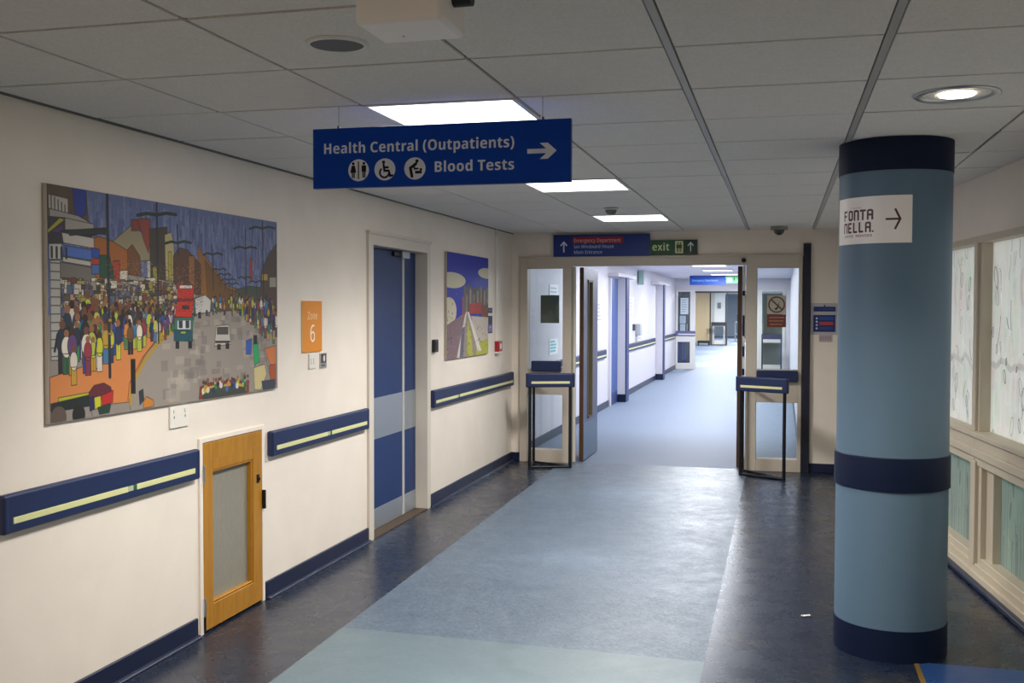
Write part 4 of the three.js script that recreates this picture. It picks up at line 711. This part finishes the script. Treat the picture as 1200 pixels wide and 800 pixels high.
// second glazed screen
{
  const W = holed(XL - 3, 3, CEIL + 0.01, [[-2.66, 0.07, -0.001, 2.03]], 0.12); W.translate(0, 0, Z2 + 0.001); struct('wall_far_end', W, M.farWall, 'white wall above the second glazed screen');
  const d = structure('door_8', 'white framed second glazed screen at the end of the bright corridor'), z0 = Z2 - 0.1, z1 = Z2 + 0.02, F = (n, x0, x1, y0, y1) => mesh(n, box(x0, x1, y0, y1, z0, z1), M.white, d);
  F('jamb', -2.66, -2.62, 0, 2.03); F('jamb', -2.3, -2.17, 0, 2.03); F('jamb', -0.62, -0.5, 0, 2.03); F('jamb', 0.0, 0.07, 0, 2.03); F('head', -2.17, -0.62, 2.0, 2.03); F('head', -2.62, -2.3, 1.99, 2.03); F('head', -0.5, 0, 1.99, 2.03);
  F('mid_rail', -2.62, -2.3, 0.7, 0.92); F('bottom_rail', -2.62, -2.3, 0, 0.15); F('mid_rail', -0.5, 0, 0.7, 0.86); F('bottom_rail', -0.5, 0, 0, 0.14);
  for (const [a, b, c, e] of [[-2.62, -2.3, 0.92, 1.99], [-2.62, -2.3, 0.15, 0.7], [-0.5, 0, 0.86, 1.99], [-0.5, 0, 0.14, 0.7]]) glazing('pane', '', M.glass, a, b, c, e, Z2 - 0.04, d);
  mesh('head_track', box(-2.17, -0.62, 1.955, 2.0, z1, z1 + 0.02), std('#3a3d40', 0.5), d, { label: 'dark track above the opening' });
  const rail = thing('screen_rail', 'rail with light haze put into its lilac grey colour, across the left pane of the second glazed screen', 'handrail', [-2.4, 0.86, z1]); mesh('rail', rbox(-0.26, 0.24, 0, 0.12, 0.004, 0.04, 0.012, 2), std('#5d5f92', 0.45), rail); mesh('strip', box(-0.2, 0.24, 0.02, 0.05, 0.036, 0.043), M.white, rail);  // navy rail, haze of the strong light put into its lilac grey
  // notices on the left pane, dark room behind it
  const nts = [['white paper sheet on the left pane of the second glazed screen, upper', 1.62, 0.2, 0.42, '#c9d4dc'], ['pale paper sheet on the left pane of the second glazed screen, middle', 1.27, 0.15, 0.2, '#9fb4c2'], ['pale paper sheet on the left pane of the second glazed screen, lower', 1.05, 0.13, 0.2, '#a9bcc4']];
  nts.forEach(([label, y, w, h, c], i) => board('pane_notice', label, 'notice', w, h, 0.003, [-2.47 + (i === 0 ? 0.02 : -0.02), y, Z2 - 0.03], 0, print(w, h, 300, (g, Wd, hh) => { g.fillStyle = c; g.fillRect(0, 0, Wd, hh); g.fillStyle = '#7f93a2'; for (let k = 0; k < 6; k++) g.fillRect(Wd * 0.12, hh * (0.12 + 0.14 * k), Wd * (0.5 + 0.25 * rnd()), hh * 0.04); }), M.plate));
  const dark = thing('display_cabinet', 'dark cabinet standing behind the left pane of the second glazed screen', 'cabinet', [-2.5, 0, Z2 - 0.75]); mesh('carcass', box(-0.45, 0.14, 0, 2.0, -0.3, 0), std('#3a4450', 0.6), dark); mesh('door', box(-0.42, 0.11, 0.1, 1.94, 0, 0.018), std('#46525e', 0.45), dark); mesh('handle', box(0.05, 0.07, 0.95, 1.15, 0.018, 0.04), M.metal, dark);
  const bl = thing('blue_stand', 'dark blue slatted panel behind the lower left pane of the second glazed screen', 'panel', [-2.53, 0, Z2 - 0.4]); for (let i = 0; i < 3; i++) mesh('slat', box(-0.12 + i * 0.075, -0.065 + i * 0.075, 0.16, 0.72, -0.02, 0.02), std('#27408c', 0.5), bl); mesh('foot', box(-0.14, 0.16, 0, 0.16, -0.04, 0.04), M.navy, bl);
  // right pane barrier in front
  const g = thing('guard_rail', 'distant guard rail seen through the right glass panel', 'guard rail', [-0.25, 0, Z2 + 0.5]); mesh('rail', rbox(-0.25, 0.25, 0.8, 0.92, -0.02, 0.02, 0.01, 2), M.navy, g); for (const x of [-0.23, 0.23]) mesh('leg', cyl(0.02, 0.02, 0.82, x, 0.41, 0, 'y', 10), x > 0 ? std('#24406c', 0.4) : M.darkMetal, g); mesh('base_bar', bar([-0.24, 0.02, 0], [0.24, 0.02, 0], 0.015), M.darkMetal, g);
  const pn = thing('grey_panel', 'grey board standing behind the right pane of the second glazed screen', 'board', [-0.2, 0, Z2 - 0.8]); mesh('board', box(-0.28, 0.22, 0.1, 1.95, -0.03, 0), std('#8c9794', 0.6), pn); mesh('foot', box(-0.3, 0.24, 0, 0.1, -0.1, 0.06), M.metal, pn);
  const dl = structure('door_9', 'dark open leaf at the right of the second doorway'); mesh('door_leaf', box(-0.67, -0.625, 0.01, 1.95, Z2 - 1.0, Z2 - 0.12), std('#2b3038', 0.5), dl); mesh('kick_plate', box(-0.672, -0.62, 0.02, 0.3, Z2 - 0.98, Z2 - 0.14), M.metal, dl);
}
// hall and last room
{
  const Z3 = -45.2, hallWall = std('#d4d4d0', 0.6);
  struct('wall_hall_left', box(-4.7, -4.5, 0, CEIL + 0.01, Z3 - 14, Z2 - 0.12), hallWall); struct('wall_hall_right', box(0.6, 0.8, 0, CEIL + 0.01, Z3 - 14, Z2 - 0.12), hallWall); struct('wall_hall_end', box(-4.7, 0.8, 0, CEIL + 0.01, Z3 - 14.2, Z3 - 14), std('#aebccc', 0.6), 'blue-grey wall at the very end of the view');
  const d = structure('door_10', 'third glazed screen at the far end of the hall'), F = (n, x0, x1, y0, y1, m = M.white) => mesh(n, box(x0, x1, y0, y1, Z3 - 0.08, Z3), m, d);
  F('wall_panel', -4.5, -3.62, 0, CEIL, hallWall); F('head', -3.62, 0.6, 2.25, CEIL, hallWall); F('post', -3.0, -2.95, 0, 2.25, std('#33302c', 0.6)); F('jamb', -2.95, -2.8, 0, 2.25, std('#b9b6ae', 0.6)); F('jamb', -2.42, -2.36, 0, 2.25); F('jamb', -2.3, -2.26, 0, 2.25, std('#5a5c5e', 0.6)); F('mid_rail', -2.8, -2.42, 0.8, 1.22); F('bottom_rail', -2.8, -2.42, 0, 0.2); F('wall_panel', -0.6, 0.6, 0, 2.25, hallWall);
  const wp = mesh('wood_panel', Array.from({ length: 6 }, (_, i) => rbox(-3.62 + i * 0.1035, -3.62 + (i + 1) * 0.1035 - 0.006, 0.1, 2.25, Z3 - 0.06, Z3 - 0.01, 0.004, 1)), std('#cbb48c', 0.5), d, { label: 'beige timber boarding' });
  mesh('notice', box(-2.68, -2.53, 1.55, 1.8, Z3, Z3 + 0.006), std('#6f7672', 0.6), d); mesh('pane', box(-2.8, -2.42, 0.2, 0.8, Z3 - 0.05, Z3 - 0.044), M.glass, d); mesh('upper_pane', box(-2.8, -2.42, 1.22, 2.25, Z3 - 0.05, Z3 - 0.044), std('#d9dcda', 0.3), d);
  const g = thing('guard_rail', 'tiny dark guard rail in front of the third glazed screen', 'guard rail', [-2.58, 0, Z3 + 0.5]); mesh('rail', rbox(-0.32, 0.32, 0.82, 0.98, -0.02, 0.02, 0.01, 1), std('#20242c', 0.5), g); for (const x of [-0.3, 0.3]) mesh('leg', cyl(0.025, 0.025, 0.82, x, 0.41, 0, 'y', 8), std('#33302c', 0.5), g); mesh('base_bar', bar([-0.3, 0.03, 0], [0.3, 0.03, 0], 0.025), std('#6a5a50', 0.6), g);
  const b = thing('low_bench', 'low dark bench in front of the beige boarding in the hall', 'bench', [-3.15, 0, Z3 + 0.6]); mesh('seat', rbox(-0.3, 0.2, 0.1, 0.2, -0.15, 0.15, 0.01, 1), std('#1d1a18', 0.6), b); for (const x of [-0.26, 0.16]) mesh('leg', box(x - 0.02, x + 0.02, 0, 0.1, -0.12, 0.12), M.black, b);
  for (const [x, z, i] of [[-1.9, Z3 - 6, 0], [-1.2, Z3 - 7, 1]]) { const t = thing('trolley', i ? 'blue-grey trolley right in the last room at the end' : 'blue-grey trolley left in the last room at the end', 'trolley', [x, 0, z]); mesh('tray', rbox(-0.3, 0.3, 0.85, 0.92, -0.25, 0.25, 0.01, 1), std('#6f86a0', 0.5), t); mesh('shelf', rbox(-0.3, 0.3, 0.3, 0.34, -0.25, 0.25, 0.01, 1), std('#6f86a0', 0.5), t); for (const sx of [-1, 1]) for (const sz of [-1, 1]) mesh('leg', cyl(0.015, 0.015, 0.86, sx * 0.28, 0.43, sz * 0.23, 'y', 8), M.metal, t); mesh('box', rbox(-0.2, 0.15, 0.92, 1.25, -0.18, 0.18, 0.01, 1), std('#2f3d50', 0.6), t); }
}
// scrap on the floor
{ const g = new THREE.PlaneGeometry(0.05, 0.022, 8, 3).rotateX(-Math.PI / 2), p = g.attributes.position; for (let i = 0; i < p.count; i++) p.setY(i, 0.002 + 0.004 * Math.abs(Math.sin(i * 1.7))); g.computeVertexNormals(); const s = mesh('paper_scrap', g, std('#e8e4dc', 0.7, { side: THREE.DoubleSide })); s.position.set(0.133, 0, -5.495); s.rotation.y = 0.5; Object.assign(s.userData, { label: 'tiny crumpled white paper scrap on the dark floor beside the column', category: 'litter', kind: 'thing' }); }

renderer.render(scene, camera);
